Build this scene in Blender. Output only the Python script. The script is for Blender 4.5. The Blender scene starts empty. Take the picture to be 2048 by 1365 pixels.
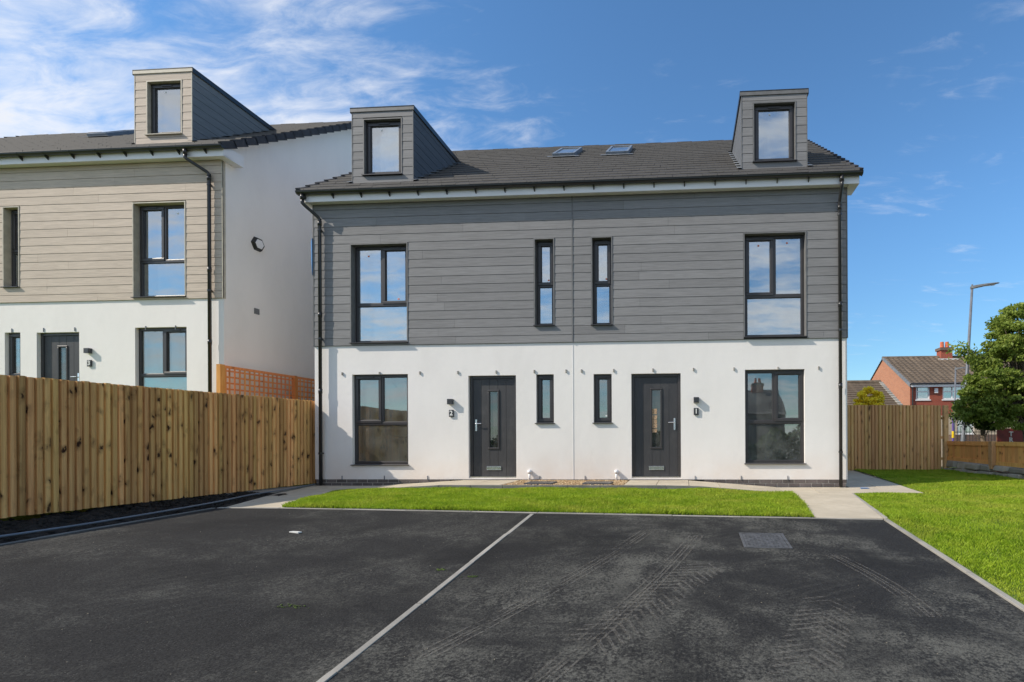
import bpy, math, random
import numpy as np
from mathutils import Vector, Matrix
random.seed(7); rng = np.random.default_rng(7)
R = math.radians
S = bpy.context.scene
COL = S.collection

# ------------------------------------------------------------------ camera
W, H, F = 2048.0, 1365.0, 1034.0
cd = bpy.data.cameras.new('camera'); cam = bpy.data.objects.new('camera', cd); COL.objects.link(cam)
cd.sensor_fit = 'HORIZONTAL'; cd.sensor_width = 36; cd.lens = 36 * F / W
cd.shift_x = (W / 2 - 1308.28) / W; cd.shift_y = (873.77 - H / 2) / W
cd.clip_end = 2000; cd.clip_start = 0.05
yaw, roll = 0.0615, -0.0046
fwd = Vector((-math.sin(yaw), math.cos(yaw), 0)); rt = Vector((math.cos(yaw), math.sin(yaw), 0)); up = Vector((0, 0, 1))
r2 = rt * math.cos(roll) + up * math.sin(roll); u2 = up * math.cos(roll) - rt * math.sin(roll)
m = Matrix((r2, u2, -fwd)).transposed().to_4x4(); m.translation = (0, -10.4527, 0.8675)
cam.matrix_world = m
S.camera = cam
S.render.resolution_x, S.render.resolution_y = 1024, 682
S.view_settings.view_transform = 'Standard'; S.view_settings.look = 'None'
S.view_settings.gamma = 1; S.view_settings.use_curve_mapping = False
S.view_settings.exposure = 0.38

# ------------------------------------------------------------------ sun and sky
SD = Vector((-2.6, -1.02, 2.2)).normalized()          # towards the sun
sun = bpy.data.lights.new('sun', 'SUN'); sun.energy = 3.95; sun.angle = R(0.53); sun.color = (1, .905, .775)
so = bpy.data.objects.new('sun', sun); COL.objects.link(so); so.rotation_euler = SD.to_track_quat('Z', 'Y').to_euler(); so.location = (-30, -20, 40)
wd = bpy.data.worlds.new('World'); S.world = wd; wd.use_nodes = True
nt = wd.node_tree; nt.nodes.clear()

class NT:
    """small helper for writing node graphs"""
    def __init__(s, t): s.t = t
    def n(s, ty, **k):
        o = s.t.nodes.new(ty)
        for a, b in k.items(): setattr(o, a, b)
        return o
    def link(s, a, b): s.t.links.new(a, b)
    def put(s, sock, v):
        if hasattr(v, 'is_output') or isinstance(v, bpy.types.NodeSocket): s.link(v, sock)
        else: sock.default_value = v
    def math(s, op, a, b=0.0, c=None, clamp=False):
        o = s.n('ShaderNodeMath', operation=op, use_clamp=clamp); s.put(o.inputs[0], a); s.put(o.inputs[1], b)
        if c is not None: s.put(o.inputs[2], c)
        return o.outputs[0]
    def mix(s, f, a, b, blend='MIX'):
        o = s.n('ShaderNodeMix', data_type='RGBA', blend_type=blend); s.put(o.inputs['Factor'], f)
        s.put(o.inputs[6], c4(a)); s.put(o.inputs[7], c4(b)); return o.outputs[2]
    def noise(s, vec, scale, detail=4, rough=.55, dist=0.0):
        o = s.n('ShaderNodeTexNoise'); s.put(o.inputs['Vector'], vec); o.inputs['Scale'].default_value = scale
        o.inputs['Detail'].default_value = detail; o.inputs['Roughness'].default_value = rough; o.inputs['Distortion'].default_value = dist
        return o.outputs['Fac']
    def vor(s, vec, scale, feature='F1', rand=1.0):
        o = s.n('ShaderNodeTexVoronoi', feature=feature); s.put(o.inputs['Vector'], vec); o.inputs['Scale'].default_value = scale
        o.inputs['Randomness'].default_value = rand; return o
    def ramp(s, f, a, b):
        o = s.n('ShaderNodeMapRange', interpolation_type='SMOOTHSTEP'); s.put(o.inputs[0], f); o.inputs[1].default_value = a; o.inputs[2].default_value = b
        return o.outputs[0]
    def scale(s, vec, sc, loc=(0, 0, 0), rot=(0, 0, 0)):
        o = s.n('ShaderNodeMapping'); s.put(o.inputs[0], vec); o.inputs['Scale'].default_value = sc; o.inputs['Location'].default_value = loc
        o.inputs['Rotation'].default_value = rot
        return o.outputs[0]
    def comb(s, x, y, z):
        o = s.n('ShaderNodeCombineXYZ'); s.put(o.inputs[0], x); s.put(o.inputs[1], y); s.put(o.inputs[2], z); return o.outputs[0]
    def sep(s, v):
        o = s.n('ShaderNodeSeparateXYZ'); s.put(o.inputs[0], v); return o.outputs
def c4(c):
    if isinstance(c, (tuple, list)): return tuple(c) + (1,) if len(c) == 3 else tuple(c)
    if isinstance(c, (int, float)): return (c, c, c, 1)
    return c

g = NT(nt)
sky = g.n('ShaderNodeTexSky', sky_type='NISHITA', sun_disc=False)
sky.sun_elevation = math.asin(SD.z); sky.sun_rotation = math.atan2(SD.x, SD.y) % (2 * math.pi)
sky.altitude = 50; sky.air_density = 1.0; sky.dust_density = 0.15; sky.ozone_density = 2.2
tc = g.n('ShaderNodeTexCoord').outputs['Generated']
x, y, z = g.sep(tc)
zz = g.math('ADD', g.math('MAXIMUM', z, 0.0), .16)
uv = g.comb(g.math('DIVIDE', x, zz), g.math('DIVIDE', y, zz), 0.0)
w1 = g.scale(uv, (1.0, 2.0, 1), rot=(0, 0, R(38)), loc=(.9, .35, 0))
n1 = g.noise(w1, 1.25, 10, .60, .3)
n2 = g.noise(g.scale(uv, (1.3, 3.2, 1), rot=(0, 0, R(48)), loc=(3.1, 1.7, 0)), 4.6, 8, .62, .6)
cov_left = g.ramp(x, -.12, -.60)
cov_back = g.math('MULTIPLY', g.ramp(y, .05, -.4), .93)
cov = g.math('MAXIMUM', cov_left, cov_back)
cov = g.math('MAXIMUM', cov, .22)
den = g.math('ADD', g.math('MULTIPLY', n1, .62), g.math('MULTIPLY', n2, .38))
den = g.math('ADD', den, g.math('MULTIPLY', g.math('SUBTRACT', cov, 1.0), .24))
mask = g.math('MULTIPLY', g.ramp(den, .35, .64), .93)
thick = g.ramp(den, .52, .74)
skyc = g.mix(1.0, sky.outputs[0], g.mix(g.ramp(z, .02, .42), (.66, .90, .98), (.82, 1.20, 1.42)), 'MULTIPLY')
cloud = g.mix(thick, (7.1, 7.2, 7.5), (6.2, 6.25, 6.4))
outc = g.mix(mask, skyc, cloud)
bg = g.n('ShaderNodeBackground'); bg.inputs[1].default_value = 0.105
g.link(outc, bg.inputs[0]); wo = g.n('ShaderNodeOutputWorld'); g.link(bg.outputs[0], wo.inputs[0])

# ------------------------------------------------------------------ materials
MATS = {}
def newmat(name):
    m = bpy.data.materials.new(name); m.use_nodes = True
    t = m.node_tree; t.nodes.clear(); g = NT(t)
    bs = g.n('ShaderNodeBsdfPrincipled'); o = g.n('ShaderNodeOutputMaterial'); g.link(bs.outputs[0], o.inputs[0])
    MATS[name] = m
    return m, g, bs, o
def bump(g, bs, h, strength=.3, dist=.01):
    b = g.n('ShaderNodeBump'); b.inputs['Strength'].default_value = strength; b.inputs['Distance'].default_value = dist
    g.link(h, b.inputs['Height']); g.link(b.outputs[0], bs.inputs['Normal'])
def objco(g, rnd=False):
    c = g.n('ShaderNodeTexCoord').outputs['Object']
    if not rnd: return c
    r = g.n('ShaderNodeObjectInfo').outputs['Random']
    v = g.n('ShaderNodeVectorMath', operation='ADD'); g.link(c, v.inputs[0])
    g.link(g.comb(g.math('MULTIPLY', r, 37.0), g.math('MULTIPLY', r, 61.0), g.math('MULTIPLY', r, 83.0)), v.inputs[1])
    return v.outputs[0]
def orand(g): return g.n('ShaderNodeObjectInfo').outputs['Random']
def simple(name, col, rough=.6, metal=0, spec=.5, var=.12, nscale=8, bmp=.1, bd=.003):
    m, g, bs, o = newmat(name)
    co = objco(g); n = g.noise(co, nscale, 5)
    dark = tuple(c * (1 - var) for c in col); lite = tuple(min(1, c * (1 + var)) for c in col)
    g.link(g.mix(g.ramp(n, .3, .7), dark, lite), bs.inputs['Base Color'])
    bs.inputs['Roughness'].default_value = rough; bs.inputs['Metallic'].default_value = metal
    bs.inputs['Specular IOR Level'].default_value = spec
    if bmp: bump(g, bs, g.noise(co, nscale * 12, 3), bmp, bd)
    return m

# white through-coloured render
m, g, bs, o = newmat('render_white'); co = objco(g)
stain = g.ramp(g.noise(g.scale(co, (1, 1, .45)), 1.6, 6, .65), .35, .75)
x, y, z = g.sep(co)
low = g.math('MULTIPLY', g.ramp(z, .75, -.05), g.ramp(g.noise(co, 1.3, 5), .25, .7))
c = g.mix(stain, (.83, .80, .77), (.785, .755, .725)); c = g.mix(g.math('MULTIPLY', low, .55), c, (.72, .60, .50))
c = g.mix(g.math('MULTIPLY', g.noise(co, 55, 2), .08), c, (.5, .5, .5))
g.link(c, bs.inputs['Base Color']); bs.inputs['Roughness'].default_value = .9
bump(g, bs, g.math('ADD', g.noise(co, 130, 4, .7), g.math('MULTIPLY', g.noise(co, 7, 4, .6), 2.5)), .35, .004)

def cladding(name, col, rnd=.08):
    m, g, bs, o = newmat(name); co = objco(g)
    r = orand(g)
    grain = g.noise(g.scale(co, (2.2, 2.2, 42)), 1.0, 7, .62, .9)
    patch = g.noise(co, 1.1, 4)
    a = tuple(k * .86 for k in col); b = tuple(min(1, k * 1.12) for k in col)
    c = g.mix(g.ramp(grain, .3, .7), a, b)
    c = g.mix(g.math('MULTIPLY', g.ramp(patch, .4, .8), .25), c, tuple(k * 1.2 for k in col))
    h = g.n('ShaderNodeHueSaturation'); h.inputs['Saturation'].default_value = 1
    g.link(g.math('ADD', 1 - rnd / 2, g.math('MULTIPLY', r, rnd)), h.inputs['Value']); g.link(c, h.inputs['Color'])
    g.link(h.outputs[0], bs.inputs['Base Color']); bs.inputs['Roughness'].default_value = .72
    bs.inputs['Specular IOR Level'].default_value = .3
    bump(g, bs, grain, .5, .006)
cladding('cladding_grey', (.215, .214, .217), .15); cladding('cladding_beige', (.51, .43, .355)); cladding('cladding_mid', (.20, .205, .21)); cladding('cladding_slate', (.115, .125, .14))
simple('cladding_back', (.02, .02, .02), .9, bmp=0)
simple('trim_grey', (.15, .15, .15), .6); simple('trim_beige', (.42, .385, .31), .6)
simple('anthracite', (.040, .037, .038), .38, var=.1, nscale=3, bmp=.05)
simple('black_plastic', (.022, .022, .023), .28, var=.1, nscale=3, bmp=0)
simple('white_plastic', (.76, .75, .75), .35, var=.04, nscale=2, bmp=0)
simple('chrome', (.75, .76, .78), .22, metal=1, var=.05, bmp=0)
simple('lead', (.16, .17, .18), .55, var=.2)
simple('velux_grey', (.17, .20, .24), .4)
simple('interior_wall', (.62, .61, .58), .9, var=.04, nscale=1, bmp=0)
simple('interior_floor', (.25, .2, .15), .8, bmp=0)
simple('mortar', (.42, .38, .33), .95, nscale=30)
simple('timber_inside', (.35, .3, .24), .7)
simple('ceramic_blue', (.05, .25, .6), .5)

m, g, bs, o = newmat('door_dark'); co = objco(g)
gr = g.noise(g.scale(co, (30, 30, 2.2)), 1, 6, .6, .6)
dust = g.ramp(g.noise(co, 2.4, 6, .7), .45, .8)
g.link(g.mix(g.math('MULTIPLY', dust, .35), g.mix(gr, (.030, .030, .033), (.048, .047, .050)), (.11, .105, .10)), bs.inputs['Base Color'])
bs.inputs['Roughness'].default_value = .5; bump(g, bs, gr, .3, .003)

# glazing: partly mirror, partly clear
m, g, bs, o = newmat('glass'); t = m.node_tree; t.nodes.remove(bs)
lw = g.n('ShaderNodeLayerWeight'); lw.inputs[0].default_value = .35
tr = g.n('ShaderNodeBsdfTransparent'); tr.inputs[0].default_value = (.68, .74, .72, 1)
gl = g.n('ShaderNodeBsdfGlossy'); gl.inputs[0].default_value = (.90, .93, .95, 1); gl.inputs['Roughness'].default_value = .015
co = objco(g)
b = g.n('ShaderNodeBump'); b.inputs['Strength'].default_value = .04; b.inputs['Distance'].default_value = .02
g.link(g.noise(co, 1.7, 2), b.inputs['Height']); g.link(b.outputs[0], gl.inputs['Normal'])
mx = g.n('ShaderNodeMixShader'); g.link(g.math('ADD', g.math('MULTIPLY', lw.outputs['Fresnel'], .55), .33, clamp=True), mx.inputs[0])
g.link(tr.outputs[0], mx.inputs[1]); g.link(gl.outputs[0], mx.inputs[2])
df = g.n('ShaderNodeBsdfDiffuse'); df.inputs[0].default_value = (.6, .62, .6, 1)      # film of building dust, strengthened to paint in paler, greyer reflections
mx2 = g.n('ShaderNodeMixShader'); g.link(g.math('MULTIPLY', g.ramp(g.noise(co, 3, 5), .15, .8), .13), mx2.inputs[0])
g.link(mx.outputs[0], mx2.inputs[1]); g.link(df.outputs[0], mx2.inputs[2]); g.link(mx2.outputs[0], o.inputs[0])

gm_ = MATS['glass'].copy(); gm_.name = 'glass_lower'; MATS['glass_lower'] = gm_
for nd in gm_.node_tree.nodes:
    if nd.type == 'MATH' and nd.operation == 'ADD': nd.inputs[1].default_value = .22
for nd in MATS['glass'].node_tree.nodes:
    if nd.type == 'MATH' and nd.operation == 'ADD': nd.inputs[1].default_value = .46
gm_ = MATS['glass_lower'].copy(); gm_.name = 'glass_obscure'; MATS['glass_obscure'] = gm_
for nd in gm_.node_tree.nodes:
    if nd.type == 'MATH' and nd.operation == 'ADD': nd.inputs[1].default_value = .10
    if nd.type == 'BSDF_TRANSPARENT': nd.inputs[0].default_value = (.30, .36, .34, 1)
def tiles(name, a, b, streak=.3, spec=.35, lip=None):
    m, g, bs, o = newmat(name); co = objco(g)
    n = g.noise(co, 9, 6, .7); n2 = g.noise(g.scale(co, (3.3, .6, .6)), 1.0, 2, .5)
    c = g.mix(g.ramp(n, .3, .7), a, b); c = g.mix(g.math('MULTIPLY', g.ramp(n2, .45, .7), streak), c, tuple(k * 1.8 for k in b))
    if lip:      # raw cast front edge of a concrete tile is paler than its faced top
        ny = g.sep(g.n('ShaderNodeNewGeometry').outputs['True Normal'])[1]
        c = g.mix(g.ramp(g.math('MULTIPLY', ny, -1.0), .78, .86), c, g.mix(n, tuple(k * .7 for k in lip), lip))
    g.link(c, bs.inputs['Base Color']); bs.inputs['Roughness'].default_value = .8; bs.inputs['Specular IOR Level'].default_value = spec
    bump(g, bs, g.noise(co, 120, 3), .3, .003)
tiles('roof_tile', (.030, .028, .027), (.055, .051, .048), lip=(.125, .119, .112)); tiles('verge_tile', (.035, .036, .042), (.055, .056, .063))
tiles('roof_brown', (.10, .075, .052), (.155, .118, .084)); tiles('roof_plain', (.12, .11, .10), (.17, .155, .14))

def bricks(name, a, b, mort, sc=1.0, bump_s=.4):
    m, g, bs, o = newmat(name)
    co = objco(g); nn = g.n('ShaderNodeNewGeometry').outputs['Normal']
    nx, ny, nz = g.sep(nn); x, y, z = g.sep(co)
    u = g.math('ADD', g.math('MULTIPLY', x, g.math('ABSOLUTE', ny)), g.math('MULTIPLY', y, g.math('ABSOLUTE', nx)))
    br = g.n('ShaderNodeTexBrick'); g.link(g.comb(u, z, 0.0), br.inputs['Vector'])
    br.inputs['Scale'].default_value = 1; br.inputs['Brick Width'].default_value = .225 * sc; br.inputs['Row Height'].default_value = .075 * sc
    br.inputs['Mortar Size'].default_value = .006 * sc; br.inputs['Color1'].default_value = c4(a); br.inputs['Color2'].default_value = c4(b); br.inputs['Mortar'].default_value = c4(mort)
    c = g.mix(g.math('MULTIPLY', g.noise(co, .9, 5), .35), br.outputs[0], tuple(k * .6 for k in a))
    g.link(c, bs.inputs['Base Color']); bs.inputs['Roughness'].default_value = .9
bricks('brick_red', (.36, .075, .04), (.28, .055, .032), (.30, .17, .12)); bricks('brick_orange', (.44, .19, .10), (.36, .15, .08), (.42, .27, .2))
bricks('brick_brown', (.16, .10, .075), (.12, .08, .06), (.2, .17, .15))

def wood(name, a, b, knot, rnd=.5, kn=1.0, green=.0):
    m, g, bs, o = newmat(name); co = objco(g, True); r = orand(g)
    grain = g.noise(g.scale(co, (26, 26, 1.3)), 1, 6, .6, 1.2)
    c = g.mix(g.ramp(grain, .3, .72), a, b)
    wv = g.n('ShaderNodeVectorMath', operation='ADD'); g.link(g.scale(co, (8.5, 8.5, 7.5)), wv.inputs[0]); nz_ = g.math('MULTIPLY', g.math('SUBTRACT', g.noise(co, 14, 3), .5), 1.1); g.link(g.comb(nz_, 0.0, nz_), wv.inputs[1])
    v = g.vor(wv.outputs[0], 1.0); kd = v.outputs['Distance']
    on = g.math('GREATER_THAN', g.sep(v.outputs['Color'])[0], 1 - .46 * kn)
    kk = g.math('MULTIPLY', g.ramp(kd, .24, .10), on)
    halo = g.math('MULTIPLY', g.math('MULTIPLY', g.ramp(kd, .52, .16), on), .6)
    c = g.mix(halo, c, tuple(q * .55 for q in a)); c = g.mix(kk, c, knot)
    bl = g.ramp(g.noise(g.scale(co, (4, 4, .7)), 1, 4), .5, .8); c = g.mix(g.math('MULTIPLY', bl, .35), c, tuple(q * .5 for q in a))
    h = g.n('ShaderNodeHueSaturation'); g.link(c, h.inputs['Color'])
    g.link(g.math('ADD', 1 - rnd / 2, g.math('MULTIPLY', r, rnd)), h.inputs['Value'])
    r2 = g.math('FRACT', g.math('MULTIPLY', r, 17.3)); g.link(g.math('ADD', .492, g.math('MULTIPLY', r2, .018)), h.inputs['Hue'])
    g.link(h.outputs[0], bs.inputs['Base Color']); bs.inputs['Roughness'].default_value = .8; bs.inputs['Specular IOR Level'].default_value = .25
    bump(g, bs, grain, .4, .004)
wood('fence_treated', (.56, .29, .105), (.80, .47, .18), (.045, .018, .007), .6, 1.5)
wood('fence_pale', (.50, .275, .11), (.68, .41, .185), (.09, .045, .02), .34, .7)
wood('fence_honey', (.66, .28, .075), (.80, .40, .13), (.25, .09, .03), .24, .5)
wood('trellis_orange', (.56, .20, .06), (.70, .29, .10), (.3, .09, .02), .2, .2)

def concrete(name, a, b, rnd=.12, blot=.4, bd=.003):
    m, g, bs, o = newmat(name); co = objco(g); r = orand(g)
    n = g.noise(co, 3.2, 7, .65); n2 = g.noise(co, 90, 3, .6)
    c = g.mix(g.ramp(n, .3, .72), a, b); c = g.mix(g.math('MULTIPLY', g.ramp(n2, .45, .8), .25), c, tuple(k * .6 for k in a))
    c = g.mix(g.math('MULTIPLY', g.ramp(g.noise(co, .8, 5), .5, .8), blot), c, tuple(k * .62 for k in a))
    h = g.n('ShaderNodeHueSaturation'); g.link(c, h.inputs['Color']); g.link(g.math('ADD', 1 - rnd / 2, g.math('MULTIPLY', r, rnd)), h.inputs['Value'])
    g.link(h.outputs[0], bs.inputs['Base Color']); bs.inputs['Roughness'].default_value = .88; bump(g, bs, g.noise(co, 140, 4), .35, bd)
concrete('paving', (.42, .365, .275), (.52, .455, .35)); concrete('kerb_concrete', (.25, .24, .215), (.36, .34, .30), .3); concrete('kerb_riser', (.12, .125, .12), (.2, .2, .185), blot=.7)
concrete('stone', (.30, .26, .19), (.42, .37, .29), .5, .7, .03); concrete('far_wall', (.40, .33, .24), (.5, .42, .31)); concrete('brick_grey', (.10, .085, .078), (.17, .14, .13), .5, .3)

# asphalt with dust film, scuffs and a few moss flecks
m, g, bs, o = newmat('asphalt'); co = objco(g)
sp = g.noise(co, 75, 4, .85); sp2 = g.noise(co, 38, 3, .7); speck = g.vor(co, 55).outputs['Distance']
c = g.mix(g.ramp(sp, .3, .75), (.004, .004, .0045), (.044, .0435, .0425))
d1 = g.noise(g.scale(co, (.8, 1.1, 1)), 1.0, 9, .66, .5); d2 = g.noise(g.scale(co, (1.3, .8, 1), rot=(0, 0, R(25))), 2.4, 8, .7, .3)
dust = g.math('MULTIPLY', g.ramp(d1, .40, .66), g.ramp(g.math('ADD', g.math('MULTIPLY', sp2, .6), g.math('MULTIPLY', d2, .55)), .47, .68))
x, y, z = g.sep(co)
rad = g.n('ShaderNodeVectorMath', operation='DISTANCE'); g.link(g.comb(g.math('MULTIPLY', x, 1.0), y, 0.0), rad.inputs[0]); rad.inputs[1].default_value = (5.5, -13.5, 0)
arc = g.math('SINE', g.math('MULTIPLY', g.math('ADD', rad.outputs['Value'], g.math('MULTIPLY', d1, .25)), 58.0))
arcm = g.math('MULTIPLY', g.ramp(arc, .1, .9), g.ramp(g.noise(g.scale(co, (1, 1, 1), loc=(5, 2, 0)), .9, 4), .5, .66))
dust = g.math('ADD', g.math('MULTIPLY', dust, g.math('ADD', .55, g.math('MULTIPLY', g.ramp(x, -3.2, .2), .6))), g.math('MULTIPLY', arcm, .09), clamp=True)
dust = g.math('MULTIPLY', dust, g.math('ADD', .45, g.ramp(sp, .38, .62)), clamp=True)
c = g.mix(g.math('MULTIPLY', dust, .8), c, (.14, .138, .12))
oil = g.ramp(g.noise(g.scale(co, (1, 1, 1), loc=(9, 4, 0)), .8, 6, .6), .5, .68); c = g.mix(g.math('MULTIPLY', oil, .6), c, (.009, .009, .0095))
chip = g.math('MULTIPLY', g.ramp(speck, .20, .06), g.ramp(g.noise(co, 6, 3), .42, .62)); c = g.mix(g.math('MULTIPLY', chip, .6), c, (.20, .197, .185))
moss = g.math('MULTIPLY', g.ramp(g.noise(g.scale(co, (1, 2.2, 1), loc=(2.2, 7, 0)), 1.9, 3, .4), .74, .79), g.ramp(sp2, .4, .6)); c = g.mix(g.math('MULTIPLY', moss, 0.0), c, (.16, .22, .05))
g.link(c, bs.inputs['Base Color']); bs.inputs['Roughness'].default_value = .9; bs.inputs['Specular IOR Level'].default_value = .22
bump(g, bs, g.math('ADD', sp, g.math('MULTIPLY', sp2, .6)), .75, .006)

# dusty tyre print
m, g, bs, o = newmat('tyre_dust'); co = objco(g)
tr = g.n('ShaderNodeBsdfTransparent'); mx = g.n('ShaderNodeMixShader')
f = g.math('MULTIPLY', g.ramp(g.noise(co, 60, 5, .75), .36, .60), g.ramp(g.noise(co, 2.3, 4, .7), .36, .52))
g.link(g.math('MULTIPLY', f, .5), mx.inputs[0]); g.link(tr.outputs[0], mx.inputs[1]); g.link(bs.outputs[0], mx.inputs[2]); g.link(mx.outputs[0], o.inputs[0])
bs.inputs['Base Color'].default_value = (.17, .16, .14, 1); bs.inputs['Roughness'].default_value = .95

def ground(name, a, b, sc=3, bd=.02):
    m, g, bs, o = newmat(name); co = objco(g)
    g.link(g.mix(g.ramp(g.noise(co, sc, 8, .7), .35, .68), a, b), bs.inputs['Base Color']); bs.inputs['Roughness'].default_value = .95
    bump(g, bs, g.noise(co, sc * 9, 6, .7), .8, bd)
ground('turf', (.07, .12, .012), (.14, .20, .022), 2.2); ground('soil', (.010, .008, .006), (.028, .022, .016), 7, .05)
ground('far_ground', (.19, .185, .17), (.25, .24, .21), .4); ground('gravel_bed', (.28, .2, .11), (.4, .3, .17), 30)

def leafy(name, a, b, sc=1.2, trans=.35, rough=.55, patch=None):
    m, g, bs, o = newmat(name); co = objco(g)
    n = g.noise(co, sc, 5, .6); wn = g.n('ShaderNodeTexWhiteNoise')
    v = g.n('ShaderNodeVectorMath', operation='SNAP'); g.link(co, v.inputs[0]); v.inputs[1].default_value = (.07, .07, .07); g.link(v.outputs[0], wn.inputs[0])
    f = g.math('ADD', g.math('MULTIPLY', g.ramp(n, .3, .7), .6), g.math('MULTIPLY', wn.outputs[0], .4))
    c = g.mix(f, a, b)
    if patch: c = g.mix(g.math('MULTIPLY', g.ramp(g.noise(g.scale(co, (1, 1.3, 1), loc=(3, 1, 0)), .75, 6, .65), .46, .68), .65), c, patch); c = g.mix(g.math('MULTIPLY', g.ramp(g.noise(co, 22, 2), .62, .74), .6), c, (.40, .36, .10))
    g.link(c, bs.inputs['Base Color']); bs.inputs['Roughness'].default_value = rough; bs.inputs['Specular IOR Level'].default_value = .3
    tl = g.n('ShaderNodeBsdfTranslucent'); g.link(c, tl.inputs[0]); mx = g.n('ShaderNodeMixShader'); mx.inputs[0].default_value = trans
    g.link(bs.outputs[0], mx.inputs[1]); g.link(tl.outputs[0], mx.inputs[2]); g.link(mx.outputs[0], o.inputs[0])
leafy('grass_blades', (.19, .32, .012), (.42, .54, .042), 2.6, .42, patch=(.46, .47, .07)); leafy('tree_leaves', (.10, .17, .025), (.36, .43, .08), 1.3, .45)
leafy('yellow_leaves', (.95, .70, .02), (.98, .88, .10), 5, .3); leafy('hedge_leaves', (.03, .06, .012), (.10, .15, .03), 2, .2)
simple('bark', (.16, .125, .09), .9, var=.35, nscale=12, bmp=.8, bd=.02); simple('galvanised', (.15, .165, .19), .55, metal=.2, var=.15, nscale=5)
simple('lamp_grey', (.16, .165, .17), .5); simple('terracotta', (.50, .13, .06), .8, var=.25); simple('hoarding_red', (.22, .028, .02), .6, var=.25, nscale=2)
simple('white_paint', (.75, .75, .72), .5, var=.05); simple('slate_plaque', (.035, .037, .042), .4); simple('steel_cover', (.09, .093, .10), .5, metal=.3, var=.3, nscale=14)
simple('pipe_blue', (.14, .17, .21), .4, var=.1); simple('orange_tag', (.75, .2, .08), .6); simple('paper_brown', (.40, .27, .17), .9, var=.45, nscale=40)
simple('purple_post', (.13, .09, .3), .5); simple('yellow_tag', (.8, .55, .02), .5); simple('curtain', (.35, .38, .42), .9, var=.3, nscale=12)
simple('car_paint', (.05, .055, .07), .25, var=.05); simple('blue_film', (.04, .2, .48), .5)
m, g, bs, o = newmat('gravel_stone'); co = objco(g); wn = g.n('ShaderNodeTexWhiteNoise')
v = g.n('ShaderNodeVectorMath', operation='SNAP'); g.link(co, v.inputs[0]); v.inputs[1].default_value = (.03, .03, .03); g.link(v.outputs[0], wn.inputs[0])
g.link(g.mix(wn.outputs[0], (.30, .17, .07), (.68, .53, .33)), bs.inputs['Base Color']); bs.inputs['Roughness'].default_value = .85

# ------------------------------------------------------------------ mesh helpers
class MB:
    def __init__(s): s.v = []; s.f = []
    def add(s, vs, fs):
        o = len(s.v); s.v += [tuple(q) for q in vs]; s.f += [tuple(i + o for i in f) for f in fs]; return s
    def box(s, x0, x1, y0, y1, z0, z1):
        return s.hexa([(x0, y0, z0), (x1, y0, z0), (x1, y1, z0), (x0, y1, z0), (x0, y0, z1), (x1, y0, z1), (x1, y1, z1), (x0, y1, z1)])
    def hexa(s, p): return s.add(p, [(0, 3, 2, 1), (4, 5, 6, 7), (0, 1, 5, 4), (1, 2, 6, 5), (2, 3, 7, 6), (3, 0, 4, 7)])
    def quad(s, *p): return s.add(p, [tuple(range(len(p)))])
    def prism(s, poly, a, b):      # poly: 2 rings given as functions of offset
        n = len(poly); s.add([a(p) for p in poly] + [b(p) for p in poly], [tuple(range(n))[::-1], tuple(range(n, 2 * n))] + [(i, (i + 1) % n, n + (i + 1) % n, n + i) for i in range(n)]); return s
    def tube(s, pts, r, n=10, cap=True):
        pts = [Vector(p) for p in pts]; rr = r if isinstance(r, (list, tuple)) else [r] * len(pts); vs = []; fs = []; prev = None
        for i, p in enumerate(pts):
            t = (pts[min(i + 1, len(pts) - 1)] - pts[max(i - 1, 0)]).normalized()
            a = Vector((0, 0, 1)) if abs(t.z) < .9 else Vector((1, 0, 0))
            e = t.cross(a).normalized() if prev is None else (prev - t * prev.dot(t)).normalized()
            prev = e; f = t.cross(e)
            for k in range(n):
                w = 2 * math.pi * k / n; vs.append(p + (e * math.cos(w) + f * math.sin(w)) * rr[i])
        for i in range(len(pts) - 1):
            for k in range(n):
                fs.append((i * n + k, i * n + (k + 1) % n, (i + 1) * n + (k + 1) % n, (i + 1) * n + k))
        if cap: fs += [tuple(range(n))[::-1], tuple(range((len(pts) - 1) * n, len(pts) * n))]
        return s.add(vs, fs)
    def build(s, name, mat, parent=None, smooth=False, **k):
        me = bpy.data.meshes.new(name); me.from_pydata(s.v, [], s.f); me.update(); return link(name, me, mat, parent, smooth, **k)
def link(name, me, mat, parent=None, smooth=False, label=None, kind=None, bevel=0):
    if mat is not None and not me.materials: me.materials.append(MATS[mat])
    if smooth: me.polygons.foreach_set('use_smooth', [True] * len(me.polygons))
    o = bpy.data.objects.new(name, me); COL.objects.link(o)
    if parent is not None:
        o.parent = parent; o.matrix_parent_inverse = Matrix.Translation(-Vector(parent.location)) if parent.type == 'EMPTY' and not any(parent.rotation_euler) else parent_inv(parent)
    if label: o['label'] = label
    if kind: o['kind'] = kind
    if bevel:
        b = o.modifiers.new('edge', 'BEVEL'); b.width = bevel; b.segments = 2; b.limit_method = 'ANGLE'
    return o
def parent_inv(p):
    m = Matrix.LocRotScale(p.location, p.rotation_euler, p.scale)
    q = p
    while q.parent is not None:
        m = Matrix.LocRotScale(q.parent.location, q.parent.rotation_euler, q.parent.scale) @ q.matrix_parent_inverse @ m; q = q.parent
    return m.inverted()
def thing(name, label, cat, loc, group=None):
    o = bpy.data.objects.new(name, None); COL.objects.link(o); o.location = loc; o['label'] = label; o['category'] = cat
    o.empty_display_size = .2
    if group: o['group'] = group
    return o
def tag(o, label, cat, group=None):
    o['label'] = label; o['category'] = cat
    if group: o['group'] = group
    return o
def struct(o): o['kind'] = 'structure'; return o
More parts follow.
